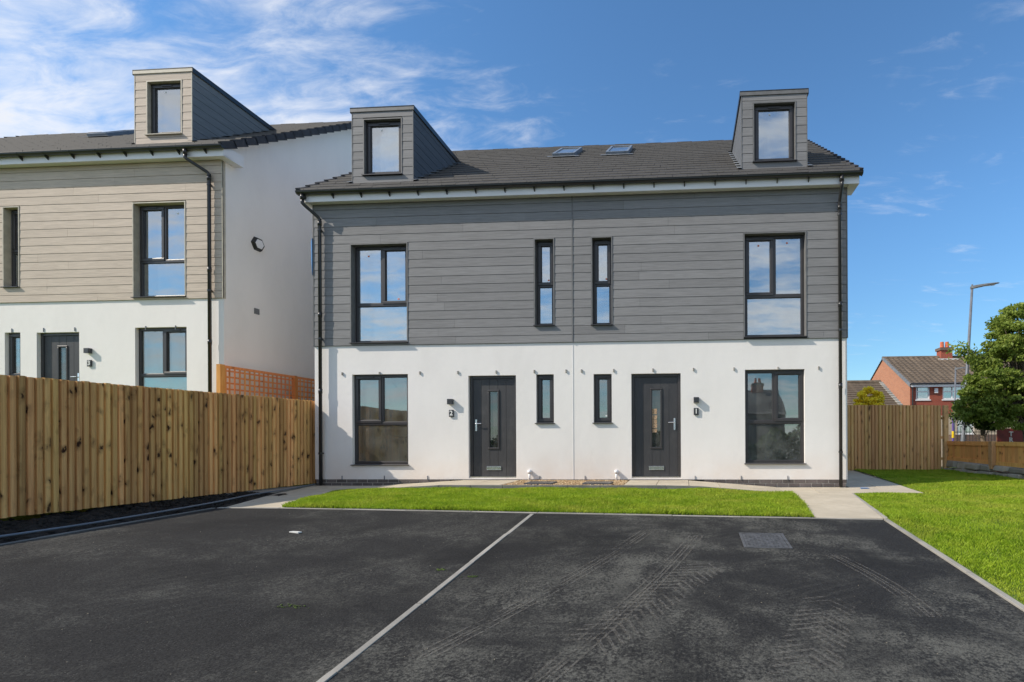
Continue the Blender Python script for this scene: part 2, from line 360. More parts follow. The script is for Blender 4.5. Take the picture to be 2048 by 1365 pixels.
def npmesh(name, V, Fq):
    me = bpy.data.meshes.new(name); n = Fq.shape[1]
    me.vertices.add(len(V)); me.vertices.foreach_set('co', V.astype(np.float32).ravel())
    me.loops.add(Fq.size); me.loops.foreach_set('vertex_index', Fq.astype(np.int32).ravel())
    me.polygons.add(len(Fq)); me.polygons.foreach_set('loop_start', np.arange(0, Fq.size, n, dtype=np.int32)); me.polygons.foreach_set('loop_total', np.full(len(Fq), n, dtype=np.int32))
    me.update(calc_edges=True); return me
def grid(name, mat, c, nu, nv, zf, smooth=True, parent=None, thick=0):
    """bilinear patch over four (x, y) corners, height from zf"""
    vs = []; fs = []
    for j in range(nv + 1):
        for i in range(nu + 1):
            u = i / nu; v = j / nv
            x = (c[0][0] * (1 - u) + c[1][0] * u) * (1 - v) + (c[3][0] * (1 - u) + c[2][0] * u) * v
            y = (c[0][1] * (1 - u) + c[1][1] * u) * (1 - v) + (c[3][1] * (1 - u) + c[2][1] * u) * v
            vs.append((x, y, zf(x, y)))
    for j in range(nv):
        for i in range(nu):
            a = j * (nu + 1) + i; fs.append((a, a + 1, a + nu + 2, a + nu + 1))
    mb = MB(); mb.add(vs, fs); return mb.build(name, mat, parent, smooth)

def text(name, body, size, ext, loc, parent, off=0.0):
    cu = bpy.data.curves.new(name, 'FONT'); cu.body = body; cu.size = size; cu.extrude = ext; cu.align_x = 'CENTER'; cu.align_y = 'CENTER'; cu.offset = off; cu.resolution_u = 4
    t_ = bpy.data.objects.new(name, cu); COL.objects.link(t_); bpy.context.view_layer.update()
    me = bpy.data.meshes.new_from_object(t_.evaluated_get(bpy.context.evaluated_depsgraph_get())); bpy.data.objects.remove(t_)
    me.transform(Matrix.Translation(loc) @ Matrix.Rotation(R(90), 4, 'X')); me.materials.clear()
    return link(name, me, 'white_paint', parent)

# ------------------------------------------------------------------ heights of the ground
def sm(t): t = max(0, min(1, t)); return t * t * (3 - 2 * t)
def z_drive(x, y):
    zt = -.09 if x < -5.5 else (-.09 - .115 * min(1, (x + 5.5) / 8.0))
    s = .018 + .070 * sm((x + 6.6) / 3.6)
    return zt + s * (y + 3.7) if y < -3.7 else zt + .01 * (y + 3.7)
def z_lawn(x, y):
    if y < -3.7: b = z_drive(2.55, y) + .012
    elif y < -1: b = -.193 + (y + 3.7) / 2.7 * .025
    else: b = -.168 + (y + 1) / 5.5 * .06
    return b + .02 * math.sin(x * 1.3 + y * .7) * sm((x - 3) / 2)
def z_front(x, y):      # small lawn before the pair
    t = (y + 3.7) / 2.5; b = z_drive(x, -3.7) + .012
    far = -.085 - .055 * sm((x - .0) / 1.6) - .03 * sm((-4.6 - x) / 1.6)
    return b * (1 - t) + far * t + .03 * math.sin(math.pi * max(0, min(1, t))) * .6

# ------------------------------------------------------------------ ground sheets
big = MB(); big.quad((-400, -300, -1.05), (400, -300, -1.05), (400, 600, -1.05), (-400, 600, -1.05))
struct(big.build('ground', 'far_ground'))
kx = -6.52
dr = grid('driveway', 'asphalt', [(-6.52, -12.5), (2.5, -12.5), (2.5, -3.72), (-6.46, -3.72)], 60, 60, z_drive); struct(dr)
bk = MB(); bk.quad((-40, -26, -.98), (40, -26, -.98), (40, -12.5, -.98), (-40, -12.5, -.98)); struct(bk.build('road', 'asphalt'))
for nm, c, nu, nv in (('lawn', [(2.56, -12.5), (9.8, -12.5), (8.6, -3.7), (2.56, -3.7)], 24, 30), ('lawn', [(2.56, -3.7), (8.6, -3.7), (8.17, -1.0), (2.97, -1.0)], 20, 10),
                      ('lawn', [(4.27, -1.0), (8.17, -1.0), (7.15, 5.2), (4.8, 5.2)], 14, 20)):
    struct(grid(nm, 'turf', c, nu, nv, z_lawn))
struct(grid('lawn', 'turf', [(-5.55, -3.65), (1.64, -3.65), (1.80, -1.22), (-6.35, -1.0)], 50, 14, z_front))
def z_soil(x, y):
    return -.15 + .035 * math.sin(x * 9 + y * 4) * math.sin(y * 7 + x) + .02 * math.sin(23 * x + 5) * math.sin(19 * y) + .02 * (y + 5) / 5
struct(grid('soil', 'soil', [(-8.75, -9), (-6.56, -9), (-6.56, -3.5), (-8.25, -1.3)], 60, 160, z_soil))
struct(grid('soil', 'soil', [(-6.56, -3.5), (-6.5, -3.4), (-7.0, -1.75), (-8.25, -1.3)], 14, 40, lambda x, y: z_soil(x, y) * .5 - .05))
rg = MB(); rg.box(-30, -8.75, -9, 14, -1.0, .98); struct(rg.build('ground', 'turf'))
rg = MB(); rg.quad((-8.75, -1.2, -.17), (60, -1.2, -.19), (60, 30, -.19), (-8.75, 30, -.17)); 
bm_ = MB(); bm_.quad((3.0, 5.1, -.14), (12, 5.1, -.14), (14, 14, -.6), (3.0, 14, -.6)); struct(bm_.build('ground', 'turf'))

# soil clods
def blobs(name, mat, pts, sizes, parent=None, flat=.7):
    base = np.array([(0, 0, 1), (1, 0, 0), (0, 1, 0), (-1, 0, 0), (0, -1, 0), (0, 0, -1)], float); fc = np.array([(0, 1, 2), (0, 2, 3), (0, 3, 4), (0, 4, 1), (5, 2, 1), (5, 3, 2), (5, 4, 3), (5, 1, 4)])
    n = len(pts); V = np.repeat(base[None], n, 0) * (1 + rng.uniform(-.3, .3, (n, 6, 3))); V += rng.normal(0, .15, (n, 6, 3)); V[:, :, 2] *= flat
    V = V * np.array(sizes)[:, None, None]; a = rng.uniform(0, 6.28, n); ca, sa = np.cos(a), np.sin(a)
    X = V[:, :, 0] * ca[:, None] - V[:, :, 1] * sa[:, None]; Y = V[:, :, 0] * sa[:, None] + V[:, :, 1] * ca[:, None]; V[:, :, 0] = X; V[:, :, 1] = Y
    V += np.array(pts)[:, None, :]; Fq = (fc[None] + (np.arange(n) * 6)[:, None, None]).reshape(-1, 3)
    return link(name, npmesh(name, V.reshape(-1, 3), Fq), mat, parent, kind='stuff')
pts = []
for i in range(2600):
    yy = random.uniform(-8.5, -1.6); xx = random.uniform(-8.5 + .05 * yy * 0, -6.62 if yy < -3.5 else -6.62 - (yy + 3.5) * .45)
    pts.append((xx, yy, z_soil(xx, yy) * (1 if yy < -3.4 else .5) + (0 if yy < -3.4 else -.05)))
o = blobs('soil_clods', 'soil', pts, rng.uniform(.008, .05, len(pts)) ** 1.0); o['label'] = 'dark clods of loose soil along the foot of the left fence'

# ------------------------------------------------------------------ kerb edgings
def kerb(name, pts, w, zf, L=.915, h=.15, lift=.008, mat='kerb_concrete', gap=.006):
    """row of edging stones along a polyline (x, y); each stone an object"""
    root = thing('kerb_edging', name, 'kerb', (pts[0][0], pts[0][1], zf(*pts[0])))
    for (a, b) in zip(pts[:-1], pts[1:]):
        a = Vector(a); b = Vector(b); d = b - a; n = max(1, round(d.length / L)); t = d.normalized(); s = Vector((-t.y, t.x)) * w / 2
        for i in range(n):
            p = a + d * (i / n) + t * gap / 2; q = a + d * ((i + 1) / n) - t * gap / 2
            j = random.uniform(-.003, .003); js = Vector((-t.y, t.x)) * random.uniform(-.004, .004)
            c = [p - s + js, q - s + js, q + s + js, p + s + js]; z = [zf(*k) + lift + j for k in c]
            MB().hexa([(c[k].x, c[k].y, z[k] - h) for k in range(4)] + [(c[k].x, c[k].y, z[k]) for k in range(4)]).build('edging_stone', mat, root, bevel=.004)
    return root
kerb('pale concrete edging dividing the two halves of the driveway', [(-2.03, -12.4), (-2.03, -3.75)], .048, z_drive, mat='kerb_concrete')
kerb('concrete edging between driveway and right lawn', [(2.53, -12.4), (2.53, -3.72)], .055, lambda x, y: z_drive(2.5, y) + .01)
kerb('thin concrete edging between driveway and front lawn', [(-6.45, -3.69), (2.5, -3.69)], .05, lambda x, y: z_drive(x, -3.7), mat='kerb_concrete')
kerb('thin edging between driveway and the bare soil by the left fence', [(-6.54, -12.4), (-6.49, -3.72)], .05, z_drive, mat='kerb_riser')
kerb('edging between the right path and the right lawn', [(2.56, -3.66), (2.96, -1.02)], .05, lambda x, y: -.195 + (y + 3.7) * .009)

# ------------------------------------------------------------------ paving
pave = thing('paved_path', 'pale concrete slab path ramping across the front of the grey house', 'path', (-2.3, -.6, 0)); pave['kind'] = 'structure'; del pave['category']
def z_plat(x):
    return -.012 - .135 * sm2((x - .05) / 1.75) - .105 * sm2((-4.6 - x) / 1.7)
def sm2(t): return max(0, min(1, t))
def slabs(c, nu, nv, zf, th=.05, gap=.006, mat='paving', shift=0):
    for j in range(nv):
        for i in range(nu):
            q = []
            for (du, dv) in ((0, 0), (1, 0), (1, 1), (0, 1)):
                u = (i + du) / nu; v = (j + dv) / nv
                x = (c[0][0] * (1 - u) + c[1][0] * u) * (1 - v) + (c[3][0] * (1 - u) + c[2][0] * u) * v
                y = (c[0][1] * (1 - u) + c[1][1] * u) * (1 - v) + (c[3][1] * (1 - u) + c[2][1] * u) * v
                q.append(Vector((x, y)))
            ctr = (q[0] + q[1] + q[2] + q[3]) / 4; j_ = random.uniform(-.002, .002)
            q = [k + (ctr - k).normalized() * gap for k in q]; z = [zf(k.x, k.y) + j_ for k in q]
            MB().hexa([(q[k].x, q[k].y, z[k] - th) for k in range(4)] + [(q[k].x, q[k].y, z[k]) for k in range(4)]).build('slab', mat, pave, bevel=.003)
zp = lambda x, y: z_plat(x)
slabs([(-4.6, -1.13), (-3.42, -1.13), (-3.42, -.02), (-4.6, -.02)], 2, 2, zp)
slabs([(-1.14, -1.13), (.05, -1.13), (.05, -.02), (-1.14, -.02)], 2, 2, zp)
slabs([(.05, -1.13), (1.78, -1.13), (1.78, -.07), (.05, -.07)], 3, 2, zp)
slabs([(-6.3, -1.13), (-4.6, -1.13), (-4.6, -.07), (-6.3, -.07)], 3, 2, zp)
zr = lambda x, y: -.150 - .045 * sm2((-1.13 - y) / 2.5)
slabs([(1.78, -1.13), (2.93, -1.13), (3.14, -.02), (1.78, -.07)], 2, 2, lambda x, y: -.150)
slabs([(1.68, -3.65), (2.53, -3.65), (2.93, -1.135), (1.78, -1.135)], 1, 4, zr)
slabs([(2.93, -1.0), (4.23, -.95), (4.33, -.02), (3.14, -.02)], 2, 2, lambda x, y: -.155)
slabs([(3.24, -.02), (4.33, -.02), (4.85, 4.5), (3.24, 4.5)], 2, 6, lambda x, y: -.155 + y * .008)
zl = lambda x, y: -.125 + .03 * sm2((-1.0 - y) / 2.7)
slabs([(-6.44, -3.65), (-5.58, -3.65), (-6.3, -1.13), (-7.45, -1.35)], 1, 4, zl)
slabs([(-7.45, -1.35), (-6.3, -1.13), (-6.3, -.07), (-7.78, -.07)], 2, 2, lambda x, y: -.125)
slabs([(-8.45, -1.9), (-7.52, -1.72), (-7.86, 0.0), (-8.0, 0.0)], 1, 3, lambda x, y: -.12, mat='kerb_concrete')
slabs([(-8.0, 0.0), (-7.86, 0.0), (-7.84, 1.2), (-7.9, 1.2)], 1, 1, lambda x, y: -.12, mat='kerb_concrete')
# riser in front of the raised path
rs = thing('raised_path_kerb', 'row of dark grey kerb stones holding the raised path above the front lawn', 'kerb', (-2.3, -1.16, -.1))
xs = np.arange(-5.75, 1.72, .6)
for i, a in enumerate(xs[:-1]):
    b = xs[i + 1] - .006; za, zb = z_plat(a) + .003, z_plat(b) + .003
    MB().hexa([(a, -1.185, za - .16), (b, -1.185, zb - .16), (b, -1.135, zb - .16), (a, -1.135, za - .16), (a, -1.185, za), (b, -1.185, zb), (b, -1.135, zb), (a, -1.135, za)]).build('kerb_stone', 'kerb_riser', rs, bevel=.004)

# gravel bed
gb = MB(); gb.quad((-3.41, -1.13, -.05), (-1.15, -1.13, -.05), (-1.15, 0, -.05), (-3.41, 0, -.05)); struct(gb.build('gravel_bed', 'gravel_bed'))
pts = [(random.uniform(-3.40, -1.16), random.uniform(-1.12, -.01), random.uniform(-.045, -.008)) for _ in range(9000)]
o = blobs('gravel', 'gravel_stone', pts, rng.uniform(.007, .016, len(pts))); o['label'] = 'golden gravel between the two front doors'
for (xa, lab) in ((-3.02, 'black manhole cover in the gravel, the one beside the leftmost grey path slabs'), (-1.92, 'black manhole cover in the gravel, the one nearer the door with brown paper strips')):
    t = thing('manhole_cover', lab, 'manhole cover', (xa, -.8, 0), 'covers set in the gravel')
    f = MB(); f.box(xa, xa + .52, -.98, -.95, -.05, .012); f.box(xa, xa + .52, -.60, -.57, -.05, .012); f.box(xa, xa + .03, -.95, -.60, -.05, .012); f.box(xa + .49, xa + .52, -.95, -.60, -.05, .012)
    f.build('frame', 'steel_cover', t)
    l = MB(); l.box(xa + .033, xa + .487, -.947, -.603, -.04, .008)
    for i in range(8): l.box(xa + .06 + i * .05, xa + .085 + i * .05, -.92, -.63, .008, .012)
    l.build('lid', 'black_plastic', t)

# service cover in the driveway
def zq(x, y): return z_drive(x, y)
t = thing('driveway_access_cover', 'grey rectangular steel access cover set in the right half of the driveway', 'manhole cover', (.85, -4.7, -.27))
cx0, cx1, cy0, cy1 = .60, 1.10, -5.02, -4.46
for (a, b, c, d) in ((cx0, cx1, cy0, cy0 + .03), (cx0, cx1, cy1 - .03, cy1), (cx0, cx0 + .03, cy0 + .03, cy1 - .03), (cx1 - .03, cx1, cy0 + .03, cy1 - .03)):
    MB().hexa([(x, y, zq(x, y) - .05) for x, y in ((a, c), (b, c), (b, d), (a, d))] + [(x, y, zq(x, y) + .006) for x, y in ((a, c), (b, c), (b, d), (a, d))]).build('frame_bar', 'steel_cover', t)
l = MB(); a, b, c, d = cx0 + .034, cx1 - .034, cy0 + .034, cy1 - .034
l.hexa([(x, y, zq(x, y) - .04) for x, y in ((a, c), (b, c), (b, d), (a, d))] + [(x, y, zq(x, y) + .004) for x, y in ((a, c), (b, c), (b, d), (a, d))])
for i in range(9):
    for j in range(9):
        px = a + .03 + i * (b - a - .06) / 8.5; py = c + .03 + j * (d - c - .06) / 8.5; s = .014 if (i + j) % 2 else .006; q = .02 - s
        zz_ = zq(px, py) + .004; l.box(px - s, px + s, py - q, py + q, zz_ - .001, zz_ + .003)
l.build('lid', 'steel_cover', t)

# tyre prints: chevrons of dust lugs and straight scuffs
ty = MB()
def lug(cx, cy, ang, L, w):
    c, s = math.cos(ang), math.sin(ang); q = []
    for a, b in ((-L, -w), (L, -w), (L, w), (-L, w)):
        x = cx + a * c / 2 - b * s / 2; y = cy + a * s / 2 + b * c / 2; q.append((x, y, z_drive(x, y) + .004))
    ty.quad(*q)
for (x0, y0, x1, y1, sp_, hw) in ((-.62, -7.15, .22, -5.55, .085, .15), (.55, -7.75, 1.15, -6.25, .085, .15), (-.2, -8.6, .55, -7.5, .09, .15)):
    d = math.hypot(x1 - x0, y1 - y0); a = math.atan2(y1 - y0, x1 - x0); n = int(d / sp_)
    for i in range(n):
        px = x0 + (x1 - x0) * i / n; py = y0 + (y1 - y0) * i / n
        for sd in (-1, 1):
            lug(px - math.sin(a) * hw * sd * .62, py + math.cos(a) * hw * sd * .62, a + sd * R(128) + R(180), .24 + random.uniform(-.05, .04), .024)
for (x0, y0, x1, y1) in ((-1.62, -7.4, -.45, -4.4), (-1.05, -8.2, .1, -4.6), (1.45, -5.2, 1.75, -6.6)):
    for k in range(4):
        q = []; n = 14
        for i in range(n):
            u0, u1 = i / n, (i + 1.0) / n; off = (k - 1.5) * .045 + .012 * (k % 2)
            for u in (u0, u1):
                px = x0 + (x1 - x0) * u + off + .08 * math.sin(u * 3); py = y0 + (y1 - y0) * u; q.append((px, py))
        for i in range(0, len(q), 2):
            (ax, ay), (bx, by) = q[i], q[i + 1]; ty.quad((ax - .009, ay, z_drive(ax, ay) + .004), (ax + .009, ay, z_drive(ax, ay) + .004), (bx + .009, by, z_drive(bx, by) + .004), (bx - .009, by, z_drive(bx, by) + .004))
o = ty.build('tyre_marks', 'tyre_dust', kind='stuff'); o['label'] = 'dusty chevron tyre prints on the right half of the driveway'
# litter, chips and moss on the drive
pts = []
for i in range(150):
    x = random.uniform(-6.4, 2.4); y = random.uniform(-8.4, -3.8); pts.append((x, y, z_drive(x, y) + .002))
o = blobs('loose_chippings', 'stone', pts, rng.uniform(.002, .006, len(pts))); o['label'] = 'loose chippings scattered over the black driveway'
for (x, y, s) in ((-2.95, -6.75, .055), (-2.22, -5.9, .03), (-1.88, -6.05, .028)):
    pts = [(x + random.gauss(0, s), y + random.gauss(0, s * .4), 0) for _ in range(34)]; pts = [(a, b, z_drive(a, b) + .003) for a, b, c in pts]
    o = blobs('moss', 'hedge_leaves', pts, rng.uniform(.004, .010, len(pts))); o['label'] = 'small fleck of green moss on the black driveway'
lt = MB(); lt.hexa([(-4.42, -4.95, z_drive(-4.42, -4.95) + .004), (-4.30, -4.97, z_drive(-4.3, -4.97) + .004), (-4.29, -4.93, z_drive(-4.3, -4.93) + .004), (-4.41, -4.91, z_drive(-4.41, -4.91) + .004), (-4.42, -4.95, z_drive(-4.42, -4.95) + .014), (-4.30, -4.97, z_drive(-4.3, -4.97) + .02), (-4.29, -4.93, z_drive(-4.3, -4.93) + .016), (-4.41, -4.91, z_drive(-4.41, -4.91) + .01)])
tag(lt.build('litter_scrap', 'white_paint'), 'small white scrap lying on the left half of the driveway', 'litter')
# service pipe lying along the soil
pp = [(-6.78, -8.5, -.08), (-6.74, -5.8, -.085), (-6.72, -4.9, -.08), (-6.90, -3.4, -.07), (-7.18, -2.4, -.065), (-7.35, -1.7, -.075), (-7.6, -.8, -.095), (-7.80, .0, -.095)]
def smooth_path(p, k=6):
    out = []
    for i in range(len(p) - 1):
        a = Vector(p[max(i - 1, 0)]); b = Vector(p[i]); c = Vector(p[i + 1]); d = Vector(p[min(i + 2, len(p) - 1)])
        for j in range(k):
            t = j / k; out.append(.5 * ((2 * b) + (c - a) * t + (2 * a - 5 * b + 4 * c - d) * t * t + (3 * b - a - 3 * c + d) * t ** 3))
    out.append(Vector(p[-1])); return out
tag(MB().tube(smooth_path(pp), .012, 8).build('service_pipe', 'pipe_blue', smooth=True), 'thin blue-grey service pipe lying on the soil beside the driveway', 'pipe')

fs_ = MB(); fs_.hexa([(3.34, -.30, -.146), (3.52, -.28, -.146), (3.50, -.20, -.146), (3.37, -.19, -.146), (3.34, -.30, -.140), (3.52, -.28, -.143), (3.50, -.20, -.138), (3.37, -.19, -.140)])
tag(fs_.build('plastic_scrap', 'blue_film'), 'scrap of blue plastic film lying on the path by the house corner', 'litter')
# ------------------------------------------------------------------ grass
def inpoly(x, y, P):
    c = np.zeros(len(x), bool); n = len(P)
    for i in range(n):
        x1, y1 = P[i]; x2, y2 = P[(i + 1) % n]
        with np.errstate(divide='ignore', invalid='ignore'):
            c ^= ((y1 > y) != (y2 > y)) & (x < (x2 - x1) * (y - y1) / (y2 - y1 + 1e-12) + x1)
    return c
def grass(label, P, zf, dens, h=.045, w=.004, overh=0):
    P = np.array(P); lo, hi = P.min(0), P.max(0); n = int((hi[0] - lo[0]) * (hi[1] - lo[1]) * dens)
    x = rng.uniform(lo[0], hi[0], n); y = rng.uniform(lo[1], hi[1], n); k = inpoly(x, y, P); x, y = x[k], y[k]
    k = rng.uniform(0, 1, len(x)) < np.clip((9.5 / (y + 10.45 + 1.5)) ** 1.0, .15, 1); x, y = x[k], y[k]; n = len(x)
    z = np.array([zf(a, b) for a, b in zip(x, y)]); a = rng.uniform(0, 6.283, n); tall = .6 + .8 * (np.sin(x * 3.1 + 1.2 * np.sin(y * 2.3)) * np.sin(y * 3.7 + x) * .5 + .5)
    hh = h * rng.uniform(.5, 1.25, n) * tall; lean = rng.uniform(0, .9, n) * hh; b = rng.uniform(0, 6.283, n); ww = w * rng.uniform(.6, 1.3, n)
    dx, dy = np.cos(a) * ww, np.sin(a) * ww; lx, ly = np.cos(b) * lean, np.sin(b) * lean
    V = np.stack([np.stack([x - dx, y - dy, z - .005], 1), np.stack([x + dx, y + dy, z - .005], 1), np.stack([x + lx * .45 + dx * .6, y + ly * .45 + dy * .6, z + hh * .65], 1), np.stack([x + lx, y + ly, z + hh], 1)], 1).reshape(-1, 3)
    i = np.arange(n)[:, None] * 4; Fq = i + np.array([[0, 1, 2, 3]])
    o = link('grass', npmesh('grass', V, Fq), 'grass_blades', kind='stuff'); o['label'] = label
grass('short bright green grass of the strip lawn before the grey house', [(-5.57, -3.66), (1.65, -3.66), (1.88, -1.19), (-5.9, -1.19), (-6.42, -1.0), (-6.35, -1.35)], z_front, 11000, .042, .0032)
grass('green grass of the large lawn to the right of the driveway', [(2.57, -9), (9.2, -9), (8.17, -1), (7.2, 5.0), (4.80, 5.0), (4.29, -.99), (2.99, -1.05), (2.57, -3.7)], z_lawn, 8500, .036, .0032)

# ------------------------------------------------------------------ houses
TAN = .70; CS = 1 / math.sqrt(1 + TAN * TAN); SN = TAN * CS
def wall_holes(mb, x0, x1, z0, z1, y, holes, th):
    X = sorted({x0, x1, *[h[0] for h in holes], *[h[1] for h in holes]}); Z = sorted({z0, z1, *[h[2] for h in holes], *[h[3] for h in holes]})
    for i in range(len(X) - 1):
        for j in range(len(Z) - 1):
            cx, cz = (X[i] + X[i + 1]) / 2, (Z[j] + Z[j + 1]) / 2
            if any(h[0] < cx < h[1] and h[2] < cz < h[3] for h in holes): continue
            mb.quad((X[i], y, Z[j]), (X[i + 1], y, Z[j]), (X[i + 1], y, Z[j + 1]), (X[i], y, Z[j + 1]))
            mb.quad((X[i], y + th, Z[j]), (X[i], y + th, Z[j + 1]), (X[i + 1], y + th, Z[j + 1]), (X[i + 1], y + th, Z[j]))
    for a, b, c, d in holes:
        mb.quad((a, y, c), (a, y, d), (a, y + th, d), (a, y + th, c)); mb.quad((b, y, c), (b, y + th, c), (b, y + th, d), (b, y, d))
        mb.quad((a, y, c), (a, y + th, c), (b, y + th, c), (b, y, c)); mb.quad((a, y, d), (b, y, d), (b, y + th, d), (a, y + th, d))
def frame_box(mb, x0, x1, y0, y1, z0, z1, w):
    mb.box(x0, x1, y0, y1, z0, z0 + w); mb.box(x0, x1, y0, y1, z1 - w, z1); mb.box(x0, x0 + w, y0, y1, z0 + w, z1 - w); mb.box(x1 - w, x1, y0, y1, z0 + w, z1 - w)
def window(parent, x0, x1, z0, z1, y, style, sash=None, tz=None, sillp=.045, stick=None, glass='glass'):
    """frame with sill, panes, opening sash; style big (mullion+transom), narrow (transom), single"""
    fr = MB(); g_ = .003; x0 += g_; x1 -= g_; z1 -= g_; D = .07
    frame_box(fr, x0, x1, y, y + D, z0, z1, .052)
    panes = []; sashes = []
    if style == 'big':
        xm = (x0 + x1) / 2; fr.box(x0 + .052, x1 - .052, y, y + D, tz - .032, tz + .032); fr.box(xm - .03, xm + .03, y, y + D, tz + .032, z1 - .052)
        panes.append((x0 + .052, x1 - .052, z0 + .052, tz - .032))
        L = (x0 + .052, xm - .03, tz + .032, z1 - .052); Rr = (xm + .03, x1 - .052, tz + .032, z1 - .052)
        (sashes if sash == 'L' else panes).append(L); (sashes if sash == 'R' else panes).append(Rr)
    elif style == 'narrow2':
        fr.box(x0 + .052, x1 - .052, y, y + D, tz - .028, tz + .028); panes.append((x0 + .052, x1 - .052, z0 + .052, tz - .028)); sashes.append((x0 + .052, x1 - .052, tz + .028, z1 - .052))
    else: sashes.append((x0 + .052, x1 - .052, z0 + .052, z1 - .052))
    f = fr.build('window', 'anthracite', parent, bevel=.006)
    for a, b, c, d in sashes:
        s = MB(); frame_box(s, a - .022, b + .022, y - .014, y + .045, c - .022, d + .022, .062); sa = s.build('sash', 'anthracite', f, bevel=.008)
        panes.append((a + .04, b - .04, c + .04, d - .04))
        hd = MB(); hd.box((a + b) / 2 - .12, (a + b) / 2 + .12, y - .028, y - .014, d - .01, d + .012); hd.build('trickle_vent', 'anthracite', f)
    for a, b, c, d in panes:
        p = MB(); p.box(a - .008, b + .008, y + .024, y + .03, c - .008, d + .008); p.build('pane', glass, f)
        bd = MB(); frame_box(bd, a - .004, b + .004, y + .008, y + .023, c - .004, d + .004, .016); bd.build('glazing_bead', 'anthracite', f, bevel=.005)
    if stick:
        for (sx, sz, m_) in stick: MB().box(sx - .018, sx + .018, y + .018, y + .0225, sz - .014, sz + .014).build('sticker', m_, f)
    return f
def sill(parent, x0, x1, z, ya, yb, mat='anthracite'):
    s = MB(); s.hexa([(x0 - .02, ya, z - .018), (x1 + .02, ya, z - .018), (x1 + .02, yb, z - .018), (x0 - .02, yb, z - .018), (x0 - .02, ya, z - .004), (x1 + .02, ya, z - .004), (x1 + .02, yb, z + .004), (x0 - .02, yb, z + .004)])
    s.build('sill', mat, parent)
def door(parent, x0, x1, z0, z1, y, hand, num_x, lamp_x, notice=False):
    fr = MB(); fr.box(x0, x0 + .06, y, y + .07, z0 + .03, z1); fr.box(x1 - .06, x1, y, y + .07, z0 + .03, z1); fr.box(x0 + .06, x1 - .06, y, y + .07, z1 - .06, z1)
    f = fr.build('door', 'anthracite', parent, bevel=.006)
    MB().box(x0, x1, y - .03, y + .09, z0, z0 + .03).build('threshold', 'chrome', f)
    a, b, c, d = x0 + .064, x1 - .064, z0 + .034, z1 - .064; yl = y + .022; xm = (a + b) / 2; ga, gb_, gc, gd = xm - .088, xm + .088, z0 + .63, z0 + 1.80
    lf = MB(); n = 5; w = (b - a) / n
    xs_ = [a + i * w for i in range(n + 1)]
    for i in range(n):      # grooved boards of the leaf, cut round the glazed slot
        p, q = xs_[i] + (.003 if i else 0), xs_[i + 1] - (.003 if i < n - 1 else 0)
        if q <= ga or p >= gb_: lf.box(p, q, yl, yl + .04, c, d)
        else:
            lf.box(p, q, yl, yl + .04, c, gc); lf.box(p, q, yl, yl + .04, gd, d)
            if p < ga: lf.box(p, ga, yl, yl + .04, gc, gd)
            if q > gb_: lf.box(gb_, q, yl, yl + .04, gc, gd)
    lf.box(a, b, yl + .006, yl + .036, c, gc - .001); lf.box(a, b, yl + .006, yl + .036, gd + .001, d); lf.box(a, ga - .001, yl + .006, yl + .036, gc, gd); lf.box(gb_ + .001, b, yl + .006, yl + .036, gc, gd)
    lf.build('door_leaf', 'door_dark', f)
    gf = MB(); frame_box(gf, ga - .035, gb_ + .035, yl - .018, yl + .01, gc - .035, gd + .035, .04); gf.build('glazing_surround', 'anthracite', f, bevel=.01)
    MB().box(ga - .002, gb_ + .002, yl + .012, yl + .018, gc - .002, gd + .002).build('pane', 'glass_obscure', f)
    lb = MB(); frame_box(lb, xm - .155, xm + .155, yl - .014, yl, z0 + .165, z0 + .245, .018); lb.box(xm - .135, xm + .135, yl - .009, yl - .001, z0 + .185, z0 + .225); lb.build('letterbox', 'chrome', f, bevel=.003)
    hx = a + .065 if hand == 'L' else b - .065; s = 1 if hand == 'L' else -1
    h = MB(); h.box(hx - .017, hx + .017, yl - .010, yl, z0 + .98, z0 + 1.22); h.tube([(hx, yl - .01, z0 + 1.135), (hx, yl - .05, z0 + 1.135), (hx + s * .02, yl - .055, z0 + 1.135), (hx + s * .125, yl - .052, z0 + 1.133)], .0095, 8)
    h.tube([(hx, yl - .01, z0 + 1.03), (hx, yl - .018, z0 + 1.03)], .012, 10); h.build('handle', 'chrome', f)
    if notice:
        for k, (q0, q1) in enumerate(((.62, .75), (.77, .86), (.865, .965), (.97, 1.06), (1.075, 1.16))):
            z_ = z0 + .63 + (1.16 - q1) * .9 + .30; MB().hexa([(ga + .005, yl + .004, z_), (ga + .10, yl + .006 - .004 * (k % 2), z_ + .004), (ga + .10, yl + .011, z_ + .004), (ga + .005, yl + .011, z_), (ga + .003, yl + .006, z_ + (q1 - q0) * .9), (ga + .105, yl + .004, z_ + (q1 - q0) * .9), (ga + .105, yl + .011, z_ + (q1 - q0) * .9), (ga + .003, yl + .011, z_ + (q1 - q0) * .9)]).build('paper_strip', 'paper_brown', f)
    return f
def wall_lamp(parent, x, z, yw, wdt=.105):
    b = MB(); b.box(x - wdt / 2, x + wdt / 2, yw - .085, yw, z - .055, z + .055); lm = b.build('wall_light', 'slate_plaque', parent, bevel=.003)
    MB().box(x - wdt / 2 + .012, x + wdt / 2 - .012, yw - .075, yw - .012, z - .0585, z - .0555).build('diffuser', 'white_plastic', lm)
def plaque(parent, x, z, yw, num):
    b = MB(); b.box(x - .049, x + .049, yw - .03, yw - .008, z - .072, z + .072); p = b.build('number_plaque', 'slate_plaque', parent, bevel=.003)
    bk_ = MB(); bk_.box(x - .02, x + .02, yw - .008, yw, z - .03, z + .03); bk_.build('plaque_mount', 'black_plastic', p)
    text('house_number', num, .135, .002, (x, yw - .0335, z), p, .003)
